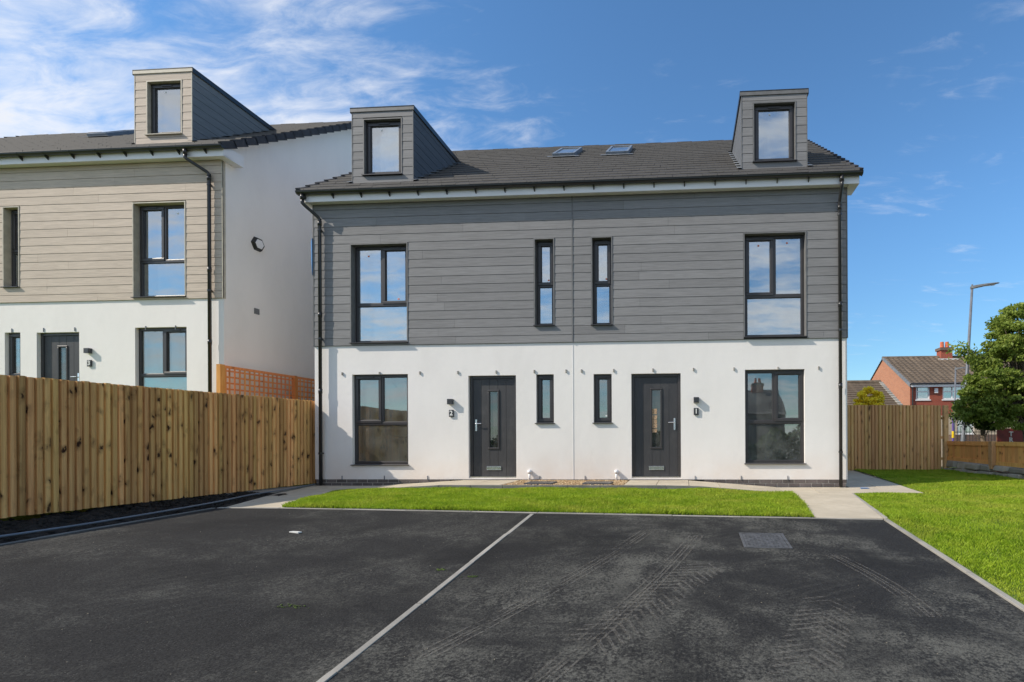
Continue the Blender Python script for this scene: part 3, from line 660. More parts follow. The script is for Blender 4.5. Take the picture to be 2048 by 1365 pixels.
def split_rows(a, b, z0, z1, holes, joints, tol=.012):
    """board pieces of one row: list of (x0, x1, z0, z1) cut round the holes"""
    segs = [(a, b)]
    cut = [h for h in holes if h[2] < z1 - .004 and h[3] > z0 + .004]
    out = []
    full = [h for h in cut if h[2] <= z0 + .03 and h[3] >= z1 - .03]
    part = [h for h in cut if h not in full]
    for h in full:
        ns = []
        for s in segs:
            if h[1] <= s[0] or h[0] >= s[1]: ns.append(s); continue
            if h[0] > s[0]: ns.append((s[0], h[0]))
            if h[1] < s[1]: ns.append((h[1], s[1]))
        segs = ns
    for s in segs:
        js = sorted(j for j in joints if s[0] + .3 < j < s[1] - .3); e = [s[0]] + js + [s[1]]
        for p, q in zip(e[:-1], e[1:]): out.append((p + .0015, q - .0015))
    return out, part
def board_row(parent, mat, a, b, z0, z1, y, holes, joints, th=.012):
    segs, part = split_rows(a, b, z0, z1, holes, joints)
    for p, q in segs:
        mb = MB(); hs = [h for h in part if h[0] < q and h[1] > p]
        if not hs: mb.hexa([(p, y - th - .004, z0 + .003), (q, y - th - .004, z0 + .003), (q, y, z0 + .003), (p, y, z0 + .003), (p, y - th + .001, z1 - .003), (q, y - th + .001, z1 - .003), (q, y, z1 - .003), (p, y, z1 - .003)])
        else:
            X = sorted({p, q, *[max(p, h[0]) for h in hs], *[min(q, h[1]) for h in hs]})
            for s, e in zip(X[:-1], X[1:]):
                c = (s + e) / 2; zz0, zz1 = z0 + .004, z1 - .004
                for h in hs:
                    if h[0] < c < h[1]:
                        if h[2] <= z0 + .03: zz0 = max(zz0, h[3])
                        else: zz1 = min(zz1, h[2])
                if zz1 - zz0 > .008: mb.box(s, e, y - th - .002, y, zz0, zz1)
        if mb.v: mb.build('cladding_board', mat, parent)

def house(name, label, X0, X1, Y, Z, zb, wins, doors, dorm, velux, clad, trim, cheek, bead, pipes, gut, roofx, gable_right_detail=False, hooks=(), fence_z=None):
    T = thing(name, label, 'house', ((X0 + X1) / 2, Y, Z))
    zc0, zc1 = Z + 2.80, Z + 5.775; DY = 9.2
    holes = [w[:4] for w in wins] + [d[:4] for d in doors]
    hz = [(a, b, c + Z, d + Z) for a, b, c, d in holes]
    w = MB(); wall_holes(w, X0, X1, zb, Z + 5.76, Y, hz, .28)
    yr = lambda y: Z + 6.0 + TAN * (y - Y + .2) - .06      # underside of the roof
    for X in (X0, X1):
        w.quad((X, Y, zb), (X, Y + DY, zb), (X, Y + DY, Z + 5.9), (X, Y + 4.7, yr(Y + 4.7)), (X, Y, yr(Y)))
    w.quad((X0, Y + DY, zb), (X1, Y + DY, zb), (X1, Y + DY, Z + 5.9), (X0, Y + DY, Z + 5.9)); w.quad((X0, Y, Z + 5.76), (X1, Y, Z + 5.76), (X1, Y, Z + 5.9), (X0, Y, Z + 5.9))
    w.build('wall', 'render_white', T)
    it = MB()
    for z_ in (Z - .01, Z + 2.62, Z + 5.35): it.box(X0 + .05, X1 - .05, Y + .285, Y + 4.2, z_ - .12, z_)
    it.box(X0 + .05, X1 - .05, Y + 4.2, Y + 4.3, Z, Z + 5.3)
    for xm in ((X0 + X1) / 2, X0 + 3.4, X1 - 3.4): it.box(xm - .06, xm + .06, Y + .285, Y + 4.2, Z, Z + 5.3)
    it.build('interior_rooms', 'interior_wall', T)
    # movement bead
    for bx in bead:
        MB().box(bx - .006, bx + .006, Y - .006, Y - .001, zb if zb > Z - .01 else Z, zc0 - .01).build('render_bead', 'white_plastic', T)
        MB().box(bx - .012, bx + .012, Y - .034, Y - .012, zc0, zc1).build('cladding_joint_trim', trim, T)
    # cladding boards
    MB().box(X0 - .008, X1 + .008, Y - .012, Y - .003, zc0, zc0 + .02).build('cladding_base_trim', trim, T)
    lining = [h for h in hz if h[2] > Z + 2.5]
    bk = MB(); wall_holes(bk, X0, X1, zc0 + .02, zc1, Y - .004, lining, .002); bk.build('cladding_backing', 'cladding_back', T)
    ex = sorted([X0 + .012] + [q for bx in bead for q in (bx - .012, bx + .012)] + [X1 - .012])
    edges = [(ex[i], ex[i + 1]) for i in range(0, len(ex), 2)]
    rows = [zc0 + .004] + [zc0 + .16 + .18 * k for k in range(0, 16)]; rows = [r for r in rows if r < zc1 - .03] + [zc1]
    hh = [(h[0] - .018, h[1] + .018, h[2] - .02, h[3] + .018) for h in lining]
    for k in range(len(rows) - 1):
        for (a, b) in edges:
            rr = random.Random(int(a * 100) + k * 7); jn = [a + rr.uniform(.8, 3.6) + 3.6 * i for i in range(-1, 4)]
            board_row(T, clad, a, b, rows[k], rows[k + 1], Y - .012, hh, jn if k != 3 else [])
    for X, s in ((X0, -1), (X1, 1)):
        MB().box(min(X, X + s * .012), max(X, X + s * .012), Y - .032, Y + .04, zc0, zc1).build('corner_trim', trim, T)
        MB().box(X - .012, X + .012, Y - .03, Y - .013, zc0 + .003, zc1 - .003).build('corner_trim', trim, T)
    # windows
    for i, wn in enumerate(wins):
        a, b, c, d, st, sash, tz = wn[:7]; stick = wn[7] if len(wn) > 7 else None
        c += Z; d += Z; tz = tz + Z if tz else None
        upper = c > Z + 2.5; yy = Y + (.10 if upper else .07)
        if upper:
            l = MB(); l.box(a - .016, a + .006, Y - .034, Y + .10, c, d + .018); l.box(b - .006, b + .016, Y - .034, Y + .10, c, d + .018); l.box(a + .006, b - .006, Y - .034, Y + .10, d - .006, d + .018); tr_ = l.build('window_trim', trim, T)
        e_ = .008 if upper else 0; f = window(T, a + e_, b - e_, c, d - e_, yy, st, sash, tz, stick=[(p, q + Z, m_) for p, q, m_ in stick] if stick else None, glass='glass' if upper else 'glass_lower')
        sill(f, a, b, c, Y - (.075 if upper else .045), yy - .001)
    for dd in doors:
        a, b, c, d, hand, num, lx, lz, nx, nz = dd[:10]
        door(T, a, b, c + Z, d + Z, Y + .07, hand, nx, lx, notice=len(dd) > 10)
        wall_lamp(T, lx, lz + Z, Y); plaque(T, nx, nz + Z, Y, num)
    for hx, hzz, big_ in hooks:
        if big_: MB().box(hx - .014, hx + .010, Y - .024, Y, Z + hzz - .032, Z + hzz + .028).build('wall_bracket', 'kerb_concrete', T)
        else: MB().box(hx - .006, hx + .006, Y - .014, Y, Z + hzz - .01, Z + hzz + .075).build('wall_peg', 'galvanised', T)
    # fascia, soffit
    r0, r1 = roofx; fa, fb = gut[0] + .04, gut[1] - .04
    MB().box(fa, fb, Y - .20, Y - .18, Z + 5.76, Z + 5.945).build('fascia', 'white_plastic', T)
    MB().box(fa, fb, Y - .18, Y - .033, Z + 5.775, Z + 5.785).build('soffit', 'white_plastic', T)
    for a_, b_ in ((fa, X0 - .003), (X1 + .003, fb)):
        if abs(b_ - a_) > .03: MB().box(min(a_, b_), max(a_, b_), Y - .179, Y + .30, Z + 5.76, Z + 6.0).build('box_end', 'white_plastic', T)
    # gutter
    gm = MB(); n = 8; yc, zc, r = Y - .262, Z + 5.945, .058
    ring = [(yc + r * math.cos(math.pi + math.pi * i / n), zc + r * .95 * math.sin(math.pi + math.pi * i / n)) for i in range(n + 1)] + [(yc + (r - .004) * math.cos(2 * math.pi - math.pi * i / n), zc + (r - .004) * .95 * math.sin(2 * math.pi - math.pi * i / n)) for i in range(n + 1)]
    gm.prism(ring, lambda p: (gut[0], p[0], p[1]), lambda p: (gut[1], p[0], p[1]))
    gm.tube([(gut[0], yc - r, zc + .001), (gut[1], yc - r, zc + .001)], .006, 6)
    for e in (gut[0], gut[1] - .006): gm.prism([(yc + r * 1.04 * math.cos(math.pi + math.pi * i / n), zc + r * math.sin(math.pi + math.pi * i / n)) for i in range(n + 1)], lambda p, e=e: (e, p[0], p[1]), lambda p, e=e: (e + .006, p[0], p[1]))
    gu = gm.build('gutter', 'black_plastic', T)
    x = gut[0] + .12; sh = None
    while x < gut[1] - .1:
        b = MB(); b.prism([(yc + (r + .005) * math.cos(math.pi + math.pi * i / n), zc + (r + .004) * .95 * math.sin(math.pi + math.pi * i / n)) for i in range(n + 1)], lambda p, x=x: (x, p[0], p[1]), lambda p, x=x: (x + .028, p[0], p[1]))
        b.hexa([(x + .004, yc - .02, zc - .062), (x + .024, yc - .02, zc - .062), (x + .024, Y - .201, zc - .13), (x + .004, Y - .201, zc - .13), (x + .004, yc - .02, zc - .045), (x + .024, yc - .02, zc - .045), (x + .024, Y - .201, zc - .05), (x + .004, Y - .201, zc - .05)])
        b.build('gutter_bracket', 'black_plastic', gu); x += .603
    # downpipes
    for (px, nx, zend) in pipes:
        p = MB(); py = Y - .085; nz = zc - r
        p.tube([(nx, yc, nz + .01), (nx, yc, nz - .10)], .041, 12)
        p.tube([(nx, yc, nz - .08), (nx, yc, nz - .17), (nx + (px - nx) * .1, yc + (py - yc) * .1, nz - .20), (nx + (px - nx) * .9, yc + (py - yc) * .9, nz - .40), (px, py, nz - .44), (px, py, zend)], .034, 12)
        for z_ in (Z + 5.36, Z + 3.45 if zend < Z else Z + 3.4, Z + 1.85): p.tube([(px, py, z_ + .05), (px, py, z_ - .05)], .0395, 12)
        pi = p.build('downpipe', 'black_plastic', T, True)
        for z_ in (Z + 5.22, Z + 2.95, Z + .55):
            c = MB(); c.tube([(px, py, z_ + .02), (px, py, z_ - .02)], .042, 12); c.box(px - .015, px + .015, py + .03, Y - .001, z_ - .015, z_ + .015); c.build('pipe_clip', 'black_plastic', pi)
    # roof
    def RP(x, s, h): return (x, Y - .25 + s * CS - h * SN, Z + 5.965 + s * SN + h * CS)
    L = (4.95) / CS; G = .345
    deck = MB(); deck.hexa([RP(r0 + .06, .12, -.03), RP(r1 - .06, .12, -.03), RP(r1 - .06, L, -.03), RP(r0 + .06, L, -.03), RP(r0 + .06, .12, .0), RP(r1 - .06, .12, .0), RP(r1 - .06, L, .0), RP(r0 + .06, L, .0)])
    rf = deck.build('roof', 'cladding_back', T)
    bk = MB(); yb_ = Y - .25 + L * CS; zt = Z + 5.965 + L * SN; bk.hexa([(r0, yb_, zt - .06), (r1, yb_, zt - .06), (r1, yb_ * 2 - Y + .25, Z + 5.9), (r0, yb_ * 2 - Y + .25, Z + 5.9), (r0, yb_, zt), (r1, yb_, zt), (r1, yb_ * 2 - Y + .25, Z + 5.97), (r0, yb_ * 2 - Y + .25, Z + 5.97)])
    bk.build('rear_roof', 'roof_tile', T)
    nc = int(math.ceil((L - .1) / G)); ntile = int(round((r1 - r0 - .04) / .295)); tw = (r1 - r0 - .04) / ntile
    for k in range(nc):
        s0 = k * G; s1 = min(s0 + .42, L - .0); c = MB(); off = 0 if k % 2 else tw / 2
        xs2 = [r0 + .02] + [r0 + .02 + off + i * tw for i in range(1 if not off else 0, ntile + 1)]; xs2 = [q for q in xs2 if q < r1 - .05] + [r1 - .02]
        ht = .025
        for p, q in zip(xs2[:-1], xs2[1:]):
            j = random.uniform(-.0022, .0022); js = random.uniform(-.003, .003); h0 = .050 + j; h1 = .012
            c.hexa([RP(p + .002, s0 + js - .010, h0 - ht), RP(q - .002, s0 + js - .010, h0 - ht), RP(q - .002, s1, h1 - .01), RP(p + .002, s1, h1 - .01), RP(p + .002, s0 + js + .012, h0), RP(q - .002, s0 + js + .012, h0), RP(q - .002, s1, h1), RP(p + .002, s1, h1)])
        c.build('tile_course', 'roof_tile', rf)
        for X, s in ((r0, 1), (r1, -1)):      # dry verge caps
            v = MB(); a, b = (X, X + s * .075); a, b = min(a, b), max(a, b); se = min(s0 + G + .02, L)
            v.hexa([RP(a, s0 - .012, -.085), RP(b, s0 - .012, .045), RP(b, se, .02), RP(a, se, -.115), RP(a, s0 - .012, .066), RP(b, s0 - .012, .060), RP(b, se, .030), RP(a, se, .036)] if s > 0 else
                   [RP(a, s0 - .012, .045), RP(b, s0 - .012, -.085), RP(b, se, -.115), RP(a, se, .02), RP(a, s0 - .012, .060), RP(b, s0 - .012, .066), RP(b, se, .036), RP(a, se, .030)])
            v.build('verge_tile', 'verge_tile', rf)
    nr = int((r1 - r0) / .45); rw = (r1 - r0) / nr
    for i in range(nr):
        a, b = r0 + i * rw, r0 + (i + 1) * rw - .006; e = .008 if i % 2 else 0
        pr_ = [(yb_ - .15, zt - .155 + .05 + e), (yb_ - .03, zt + .045 + e), (yb_ + .03, zt + .045 + e), (yb_ + .15, zt - .105 + e), (yb_ + .13, zt - .13), (yb_, zt + .01), (yb_ - .13, zt - .13)]
        MB().prism(pr_, lambda p, a=a: (a, p[0], p[1]), lambda p, b=b: (b, p[0], p[1])).build('ridge_tile', 'roof_tile', rf)
    # bargeboard soffit strip under the verge on the gable side
    for X, rr_ in ((X0, r0), (X1, r1)):
        a, b = min(X, rr_) + .004, max(X, rr_) - .012
        MB().hexa([RP(a, .45, -.07), RP(b, .45, -.07), RP(b, L - .02, -.07), RP(a, L - .02, -.07), RP(a, .45, -.045), RP(b, .45, -.045), RP(b, L - .02, -.045), RP(a, L - .02, -.045)]).build('verge_soffit', 'white_plastic', T)
    # dormers
    for (a, b, wa, wb, wz0, wz1, zt_) in dorm:
        yf = Y + .30; zt_ += Z; wz0 += Z; wz1 += Z; zbm = Z + 6.355
        zr_ = lambda y: Z + 5.965 + TAN * (y - Y + .25) + .02
        ye = Y - .25 + (zt_ - .1 - Z - 5.965) / TAN
        d = MB(); wall_holes(d, a + .02, b - .02, zbm, zt_ - .09, yf, [(wa, wb, wz0, wz1)], .12)
        for X, s in ((a + .02, -1), (b - .02, 1)): d.quad((X, yf, zbm - .1), (X, yf, zt_ - .09), (X, ye + .1, zt_ - .09))
        dm = d.build('dormer', 'cladding_back', T)
        d = MB(); d.box(a + .1, b - .1, yf + .9, yf + 1.0, zbm, zt_ - .1); d.build('dormer_interior', 'interior_wall', dm)
        tm = MB(); hh_ = [(wa - .018, wb + .018, wz0 - .02, wz1 + .018)]
        for X in (a, b - .014): tm.box(X, X + .014, yf - .018, yf - .001, zbm, zt_ - .085)
        tm.box(wa - .016, wa + .006, yf - .02, yf + .07, wz0, wz1 + .018); tm.box(wb - .006, wb + .016, yf - .02, yf + .07, wz0, wz1 + .018); tm.box(wa + .006, wb - .006, yf - .02, yf + .07, wz1 - .006, wz1 + .018)
        tm.build('dormer_trim', trim, dm)
        rows = [zbm] + [zbm + .15 + .18 * k for k in range(12)]; rows = [q for q in rows if q < zt_ - .13] + [zt_ - .085]
        for k in range(len(rows) - 1): board_row(dm, clad, a + .014, b - .014, rows[k], rows[k + 1], yf - .001, hh_, [], th=.010)
        for X, s in ((a, -1), (b, 1)):
            for k in range(len(rows) - 1):
                z0_, z1_ = rows[k] + .004, rows[k + 1] - .004
                y0_, y1_ = max(yf, Y - .25 + (z0_ - Z - 5.965 - .05) / TAN), Y - .25 + (z1_ - Z - 5.965 - .05) / TAN
                if y1_ < yf + .03: continue
                xa_, xb_ = (X, X + .016) if s < 0 else (X - .016, X)
                MB().hexa([(xa_, yf, z0_), (xb_, yf, z0_), (xb_, y0_, z0_), (xa_, y0_, z0_), (xa_, yf, z1_), (xb_, yf, z1_), (xb_, y1_, z1_), (xa_, y1_, z1_)]).build('cheek_board', cheek, dm)
        fl = MB(); o_ = .022; fl.box(a - o_, b + o_, yf - .03, ye + .12, zt_ - .085, zt_ - .004); fl.build('dormer_roof', trim if clad != 'cladding_beige' else 'trim_beige', dm, bevel=.004)
        fl = MB(); fl.box(a - o_ - .005, b + o_ + .005, yf - .035, ye + .3, zt_ - .006, zt_ + .008); fl.box(a - o_ - .006, a - o_ - .002, yf - .03, ye + .14, zt_ - .1, zt_ - .003); fl.box(b + o_ + .002, b + o_ + .006, yf - .03, ye + .14, zt_ - .1, zt_ - .003); fl.build('dormer_flashing', 'black_plastic', dm)
        # lead soakers down both cheeks and apron
        for X, s in ((a, -1), (b, 1)):
            fl = MB(); xa_, xb_ = (X - .09, X + .004) if s < 0 else (X - .004, X + .09)
            s0_, s1_ = (yf - Y + .25) / CS - .1, (ye - Y + .25) / CS + .1
            kk = int((s1_ - s0_) / G)
            for k in range(kk + 1):
                q0 = s0_ + k * G; q1 = min(q0 + G * 1.02, s1_); fl.hexa([RP(xa_, q0, .058), RP(xb_, q0, .058), RP(xb_, q1, .035), RP(xa_, q1, .035), RP(xa_, q0, .064), RP(xb_, q0, .064), RP(xb_, q1, .041), RP(xa_, q1, .041)])
            fl.build('lead_flashing', 'lead', dm)
        f = window(dm, wa + .008, wb - .008, wz0, wz1 - .008, yf + .07, 'single', stick=[((wa * .6 + wb * .4), wz1 - .18, 'white_paint')])
        sl = MB(); sl.hexa([(wa - .03, yf - .06, wz0 - .022), (wb + .03, yf - .06, wz0 - .022), (wb + .03, yf + .069, wz0 - .022), (wa - .03, yf + .069, wz0 - .022), (wa - .03, yf - .06, wz0 - .006), (wb + .03, yf - .06, wz0 - .006), (wb + .03, yf + .069, wz0 + .003), (wa - .03, yf + .069, wz0 + .003)])
        sl.build('sill', 'anthracite' if clad != 'cladding_beige' else 'trim_beige', f)
    for (a, b, y0_, y1_) in velux:
        s0_, s1_ = (y0_ + .25) / CS, (y1_ + .25) / CS; v = MB()
        for p, q, e, f_ in ((a, b, s0_, s0_ + .07), (a, b, s1_ - .07, s1_), (a, a + .06, s0_ + .07, s1_ - .07), (b - .06, b, s0_ + .07, s1_ - .07)):
            v.hexa([RP(p, e, .0), RP(q, e, .0), RP(q, f_, .0), RP(p, f_, .0), RP(p, e, .13), RP(q, e, .13), RP(q, f_, .13), RP(p, f_, .13)])
        vv = v.build('roof_window', 'velux_grey', rf, bevel=.008)
        v = MB(); v.hexa([RP(a + .05, s0_ + .06, .10), RP(b - .05, s0_ + .06, .10), RP(b - .05, s1_ - .06, .10), RP(a + .05, s1_ - .06, .10), RP(a + .05, s0_ + .06, .108), RP(b - .05, s0_ + .06, .108), RP(b - .05, s1_ - .06, .108), RP(a + .05, s1_ - .06, .108)])
        v.build('pane', 'glass', vv)
        v = MB(); v.hexa([RP(a - .12, s0_ - .16, .066), RP(b + .12, s0_ - .16, .066), RP(b + .12, s0_, .06), RP(a - .12, s0_, .06), RP(a - .12, s0_ - .16, .072), RP(b + .12, s0_ - .16, .072), RP(b + .12, s0_, .068), RP(a - .12, s0_, .068)])
        v.build('flashing', 'lead', vv)
    return T

ot = 'orange_tag'; wt = 'white_paint'
main_w = [(-6.995, -5.787, .31, 2.20, 'big', 'L', 1.17), (-3.068, -2.70, 1.16, 2.157, 'single', None, None), (-1.878, -1.505, 1.16, 2.15, 'single', None, None, [(-1.63, 1.30, wt)]), (1.185, 2.362, .325, 2.20, 'big', 'R', 1.15),
          (-6.995, -5.78, 2.862, 4.92, 'big', 'R', 3.68, [(-6.70, 4.72, ot), (-6.05, 3.80, ot)]), (-3.082, -2.686, 3.162, 4.925, 'narrow2', None, 4.0, [(-2.83, 4.12, ot)]), (-1.896, -1.49, 3.152, 4.925, 'narrow2', None, 4.0, [(-1.62, 4.12, ot)]),
          (1.18, 2.388, 2.852, 4.917, 'big', 'L', 3.69, [(1.48, 4.72, ot), (2.05, 4.76, ot)])]
main_d = [(-4.495, -3.49, .022, 2.147, 'L', '2', -4.86, 1.61, -4.848, 1.37), (-1.105, -.103, .022, 2.147, 'R', '1', .21, 1.60, .208, 1.37, True)]
hooks = [(x, 2.22, True) for x in (-7.2, -6.39, -5.52, -4.71, -3.9, -3.10, -2.44, -2.12, -1.46, -.66, .16, .97, 1.84, 2.64)] + [(x, .0, False) for x in (-7.22, -6.30, -5.37, -3.0, -2.06, .18, 1.10, 2.02)]
MH = house('semi_detached_house', 'pair of houses, white below and dark grey boards above, with doors 1 and 2', -7.815, 3.19, 0, 0, 0.0, main_w, main_d,
      [(-7.17, -5.80, -6.90, -6.065, 6.535, 7.725, 7.975), (1.165, 2.505, 1.42, 2.262, 6.51, 7.71, 7.955)], [(-3.42, -2.83, 2.78, 3.80), (-2.02, -1.43, 2.72, 3.78)],
      'cladding_grey', 'trim_grey', 'cladding_slate', [-2.30], [(-7.63, -7.87, -.12), (3.035, 3.03, -.14)], (-7.98, 3.42), (-8.0, 3.43), hooks=hooks)
# plinth bricks
for (a, b) in ((-7.80, -4.9), (.35, 3.175)):
    MB().box(a + .01, b - .01, .012, .2, -.35, -.002).build('plinth_mortar', 'mortar', MH)
    for k in range(3):
        x = a - (.11 if k % 2 else 0)
        while x < b - .02:
            p, q = max(x, a) + .004, min(x + .215, b) - .002
            if q - p > .04: MB().box(p, q, .004 + random.uniform(-.002, .002), .1, -.075 * (k + 1) + .008, -.075 * k - .004).build('brick', 'brick_grey', MH, bevel=.003)
            x += .225
for (x, z) in ((-3.2, .14), (-1.41, .14)):      # white outlets low on the wall
    p = MB(); p.tube([(x, -.05, -.03), (x, -.05, z)], .022, 10); p.tube([(x, -.075, z + .02), (x, 0, z + .02)], .042, 12); p.build('waste_pipe', 'white_plastic', MH, True)
for xm, zz_ in ((.23, 1.30), (-4.83, 1.30)):
    pass
# blue protective film flapping at the left corner of the cladding
MB().hexa([(-7.855, -.03, 4.55), (-7.83, -.045, 4.3), (-7.83, .05, 4.3), (-7.85, .05, 4.6), (-7.86, -.04, 5.0), (-7.83, -.045, 5.08), (-7.83, .05, 5.08), (-7.85, .05, 5.0)]).build('protective_film', 'blue_film', MH)
# inside the right-hand ground floor window: a pale unit, and kitchen units at left
for (a, b, z0, z1, mt) in ((1.78, 2.25, .02, .9, 'interior_wall'), (-6.75, -5.9, .0, .86, 'timber_inside'), (-6.85, -5.85, .86, .90, 'door_dark')):
    MB().box(a, b, 1.3, 1.9, z0, z1).build('kitchen_unit', mt, MH)

LX = -13.14; LZ = 1.09; LY = .1
lw = [(-11.975, -10.783, .31 + .02, 2.205, 'big', 'R', 1.17), (-15.06, -14.685, 1.16, 2.15, 'single', None, None, [(-14.85, 1.27, wt)]), (-11.975, -10.783, 2.862, 4.90, 'big', 'L', 3.67, [(-11.1, 4.72, wt)]), (-15.04, -14.675, 3.152, 4.91, 'narrow2', None, 3.95)]
ld = [(-14.295, -13.285, .022, 2.135, 'R', '3', -13.03, 1.71, -13.02, 1.44)]
LHS = house('beige_clad_house', 'house with beige boards above white render and door 3, standing higher behind the left fence', -20.9, -9.93, LY, LZ, LZ - .3, lw, ld,
      [(-12.29, -10.92, -11.985, -11.175, 6.575, 7.76, 8.02)], [(-16.55, -15.95, 2.85, 3.85), (-15.1, -14.5, 2.85, 3.85)], 'cladding_beige', 'trim_beige', 'cladding_mid', [-15.4],
      [(-10.17, -10.53, LZ + .0)], (-21.1, -9.69), (-21.1, -9.70), hooks=[(x, 2.16, False) for x in (-14.88, -14.12, -13.38, -11.72, -11.03)])
hx = MB(); hx.prism([(math.cos(R(60 * i)), math.sin(R(60 * i))) for i in range(6)], lambda p: (-9.93, .975 + p[0] * .175, 5.38 + p[1] * .175), lambda p: (-9.87, .975 + p[0] * .15, 5.38 + p[1] * .15))
v = hx.build('wall_vent', 'black_plastic', LHS); hx = MB(); hx.prism([(math.cos(R(60 * i)), math.sin(R(60 * i))) for i in range(6)], lambda p: (-9.869, .975 + p[0] * .115, 5.38 + p[1] * .115), lambda p: (-9.855, .975 + p[0] * .11, 5.38 + p[1] * .11)); hx.build('vent_cover', 'white_plastic', v)
MB().box(-9.93, -9.915, .88, 1.02, 3.75, 3.88).build('air_brick', 'lamp_grey', LHS)

# ------------------------------------------------------------------ fences
def fence(label, A, B, z0, z1, mat, pitch, face, cap=False, posts=(), kick=False, cat='fence', rails=(.3, .9, 1.45), group=None, over=.02):
    """closeboard fence from A to B (x, y); face = +1/-1 side on which the boards sit"""
    A = Vector(A); B = Vector(B); d = B - A; L = d.length; t = d.normalized(); nrm = Vector((-t.y, t.x)) * face; ang = math.atan2(t.y, t.x)
    root = thing('timber_fence', label, cat, (A.x, A.y, z0), group)
    me = None; n = int(L / pitch); w = pitch + over
    for i in range(n):
        if me is None:
            q = -1 if face < 0 else 1; k_ = w / .102
            prof = [(0, 0), (0, .003), (.008 * k_, .004), (.014 * k_, .034), (.030 * k_, .041), (.054 * k_, .040), (.070 * k_, .031), (.078 * k_, .004), (w, .003), (w, 0)]
            mb = MB(); mb.prism(prof if q > 0 else prof[::-1], lambda p: (p[0], p[1] * q, 0), lambda p: (p[0], p[1] * q, 1))
            me = bpy.data.meshes.new('fence_board'); me.from_pydata(mb.v, [], mb.f); me.update(); me.materials.append(MATS[mat])
        o = bpy.data.objects.new('fence_board', me); COL.objects.link(o)
        p = A + t * (i * pitch) + nrm * random.uniform(0, .004); zz0 = z0 + (random.uniform(-.01, .0)); h = (z1 if not callable(z1) else z1(i / n)) - zz0 + random.uniform(-.006, .005)
        o.location = (p.x, p.y, zz0); o.rotation_euler = (0, random.uniform(-.003, .003), ang + random.uniform(-.012, .012)); o.scale = (1, 1, h); o.parent = root; o.matrix_parent_inverse = Matrix.Translation(-root.location)
    for r_ in rails:
        a = A - nrm * .002; b = B - nrm * .002; k = -nrm * .06
        MB().hexa([(a.x, a.y, z0 + r_), (b.x, b.y, z0 + r_), (b.x + k.x, b.y + k.y, z0 + r_ + .01), (a.x + k.x, a.y + k.y, z0 + r_ + .01), (a.x, a.y, z0 + r_ + .07), (b.x, b.y, z0 + r_ + .07), (b.x + k.x, b.y + k.y, z0 + r_ + .06), (a.x + k.x, a.y + k.y, z0 + r_ + .06)]).build('rail', mat, root)
    return root, A, B, t, nrm
fence('long dark-knotted close board fence running from the left edge to the grey house', (-8.80, -9.4), (-7.88, .72), -.085, 1.665, 'fence_treated', .082, -1)
o, A, B, t, nn = fence('close board fence closing the lawn between the grey house and the low fence', (3.3, 4.52), (7.30, 4.72), -.13, lambda u: 1.755 - .035 * u, 'fence_pale', .098, -1)
MB().box(7.30, 7.42, 4.66, 4.78, -.13, 1.72).build('post', 'fence_pale', o, bevel=.006)
# low fence on the stone wall
wx = lambda y: 7.42 + (4.75 - y) * .150
root = thing('low_timber_fence', 'low honey brown board fence with capping rail on top of the rough stone wall', 'fence', (wx(2), 2, .1))
ang = math.atan2(-1, .150)
def wz(y): return .10 + (y - 1.9) * .024
y = 4.68; me = None
while y > -1.2:
    z0 = wz(y) + .01; x = wx(y)
    MB().hexa([(x - .012, y - .098, z0), (x - .004, y - .098, z0), (x - .022, y, z0), (x - .03, y, z0), (x - .012, y - .098, .70), (x - .004, y - .098, .70), (x - .022, y, .70), (x - .03, y, .70)]).build('fence_board', 'fence_honey', root); y -= .10
for (ya, yb_) in ((4.66, 3.02), (2.84, 1.1), (.92, -1.2)):
    for (zA, zB, px_) in ((.60, .705, .045), (None, None, .04)):
        a0, b0 = (zA, zB) if zA else (wz(ya) - .0, wz(ya) + .10); a1, b1 = (zA, zB) if zA else (wz(yb_) - .0, wz(yb_) + .10)
        MB().hexa([(wx(ya) - px_ - .02, ya, a0), (wx(ya) - .031, ya, a0), (wx(yb_) - .031, yb_, a1), (wx(yb_) - px_ - .02, yb_, a1), (wx(ya) - px_ - .02, ya, b0), (wx(ya) - .031, ya, b0), (wx(yb_) - .031, yb_, b1), (wx(yb_) - px_ - .02, yb_, b1)]).build('rail' if zA else 'gravel_board', 'fence_honey', root)
for yp in (2.93, 1.01): MB().box(wx(yp) - .13, wx(yp) - .02, yp - .075, yp + .075, wz(yp) - .1, .715).build('post', 'fence_pale', root, bevel=.006)
# dry stone retaining wall
root = thing('stone_wall', 'low rough stone retaining wall under the honey brown fence', 'wall', (7.6, 2.5, -.1))
for row, (za, zb_) in enumerate(((-.22, -.03), (-.03, .5))):
    y = 4.75
    while y > -.6:
        Ls = random.uniform(.25, .62); y1 = y - Ls; x = wx(y) - .10 - (.05 if row == 0 else -.0) + random.uniform(-.02, .03); x1 = x + .07 * Ls
        top = (wz(y) - .01 if row else za + .17); bot = (-.03 if row else -.25) + random.uniform(-.02, .02); top1 = (wz(y1) - .01 if row else za + .18) + random.uniform(-.02, .0)
        j = lambda s=.02: random.uniform(-s, s)
        mb = MB(); mb.hexa([(x + j(), y1 + .01, bot + j()), (x + .32, y1 + .01, bot), (x + .32, y - .01, bot), (x + j(), y - .01, bot + j()), (x + j(.035) + .02, y1 + .012, top1 + j(.01)), (x + .32, y1 + .01, top1), (x + .32, y - .01, top), (x + j(.035) + .02, y - .012, top + j(.01))])
        o = mb.build('stone', 'stone', root); b = o.modifiers.new('edge', 'BEVEL'); b.width = .03; b.segments = 2
        y = y1
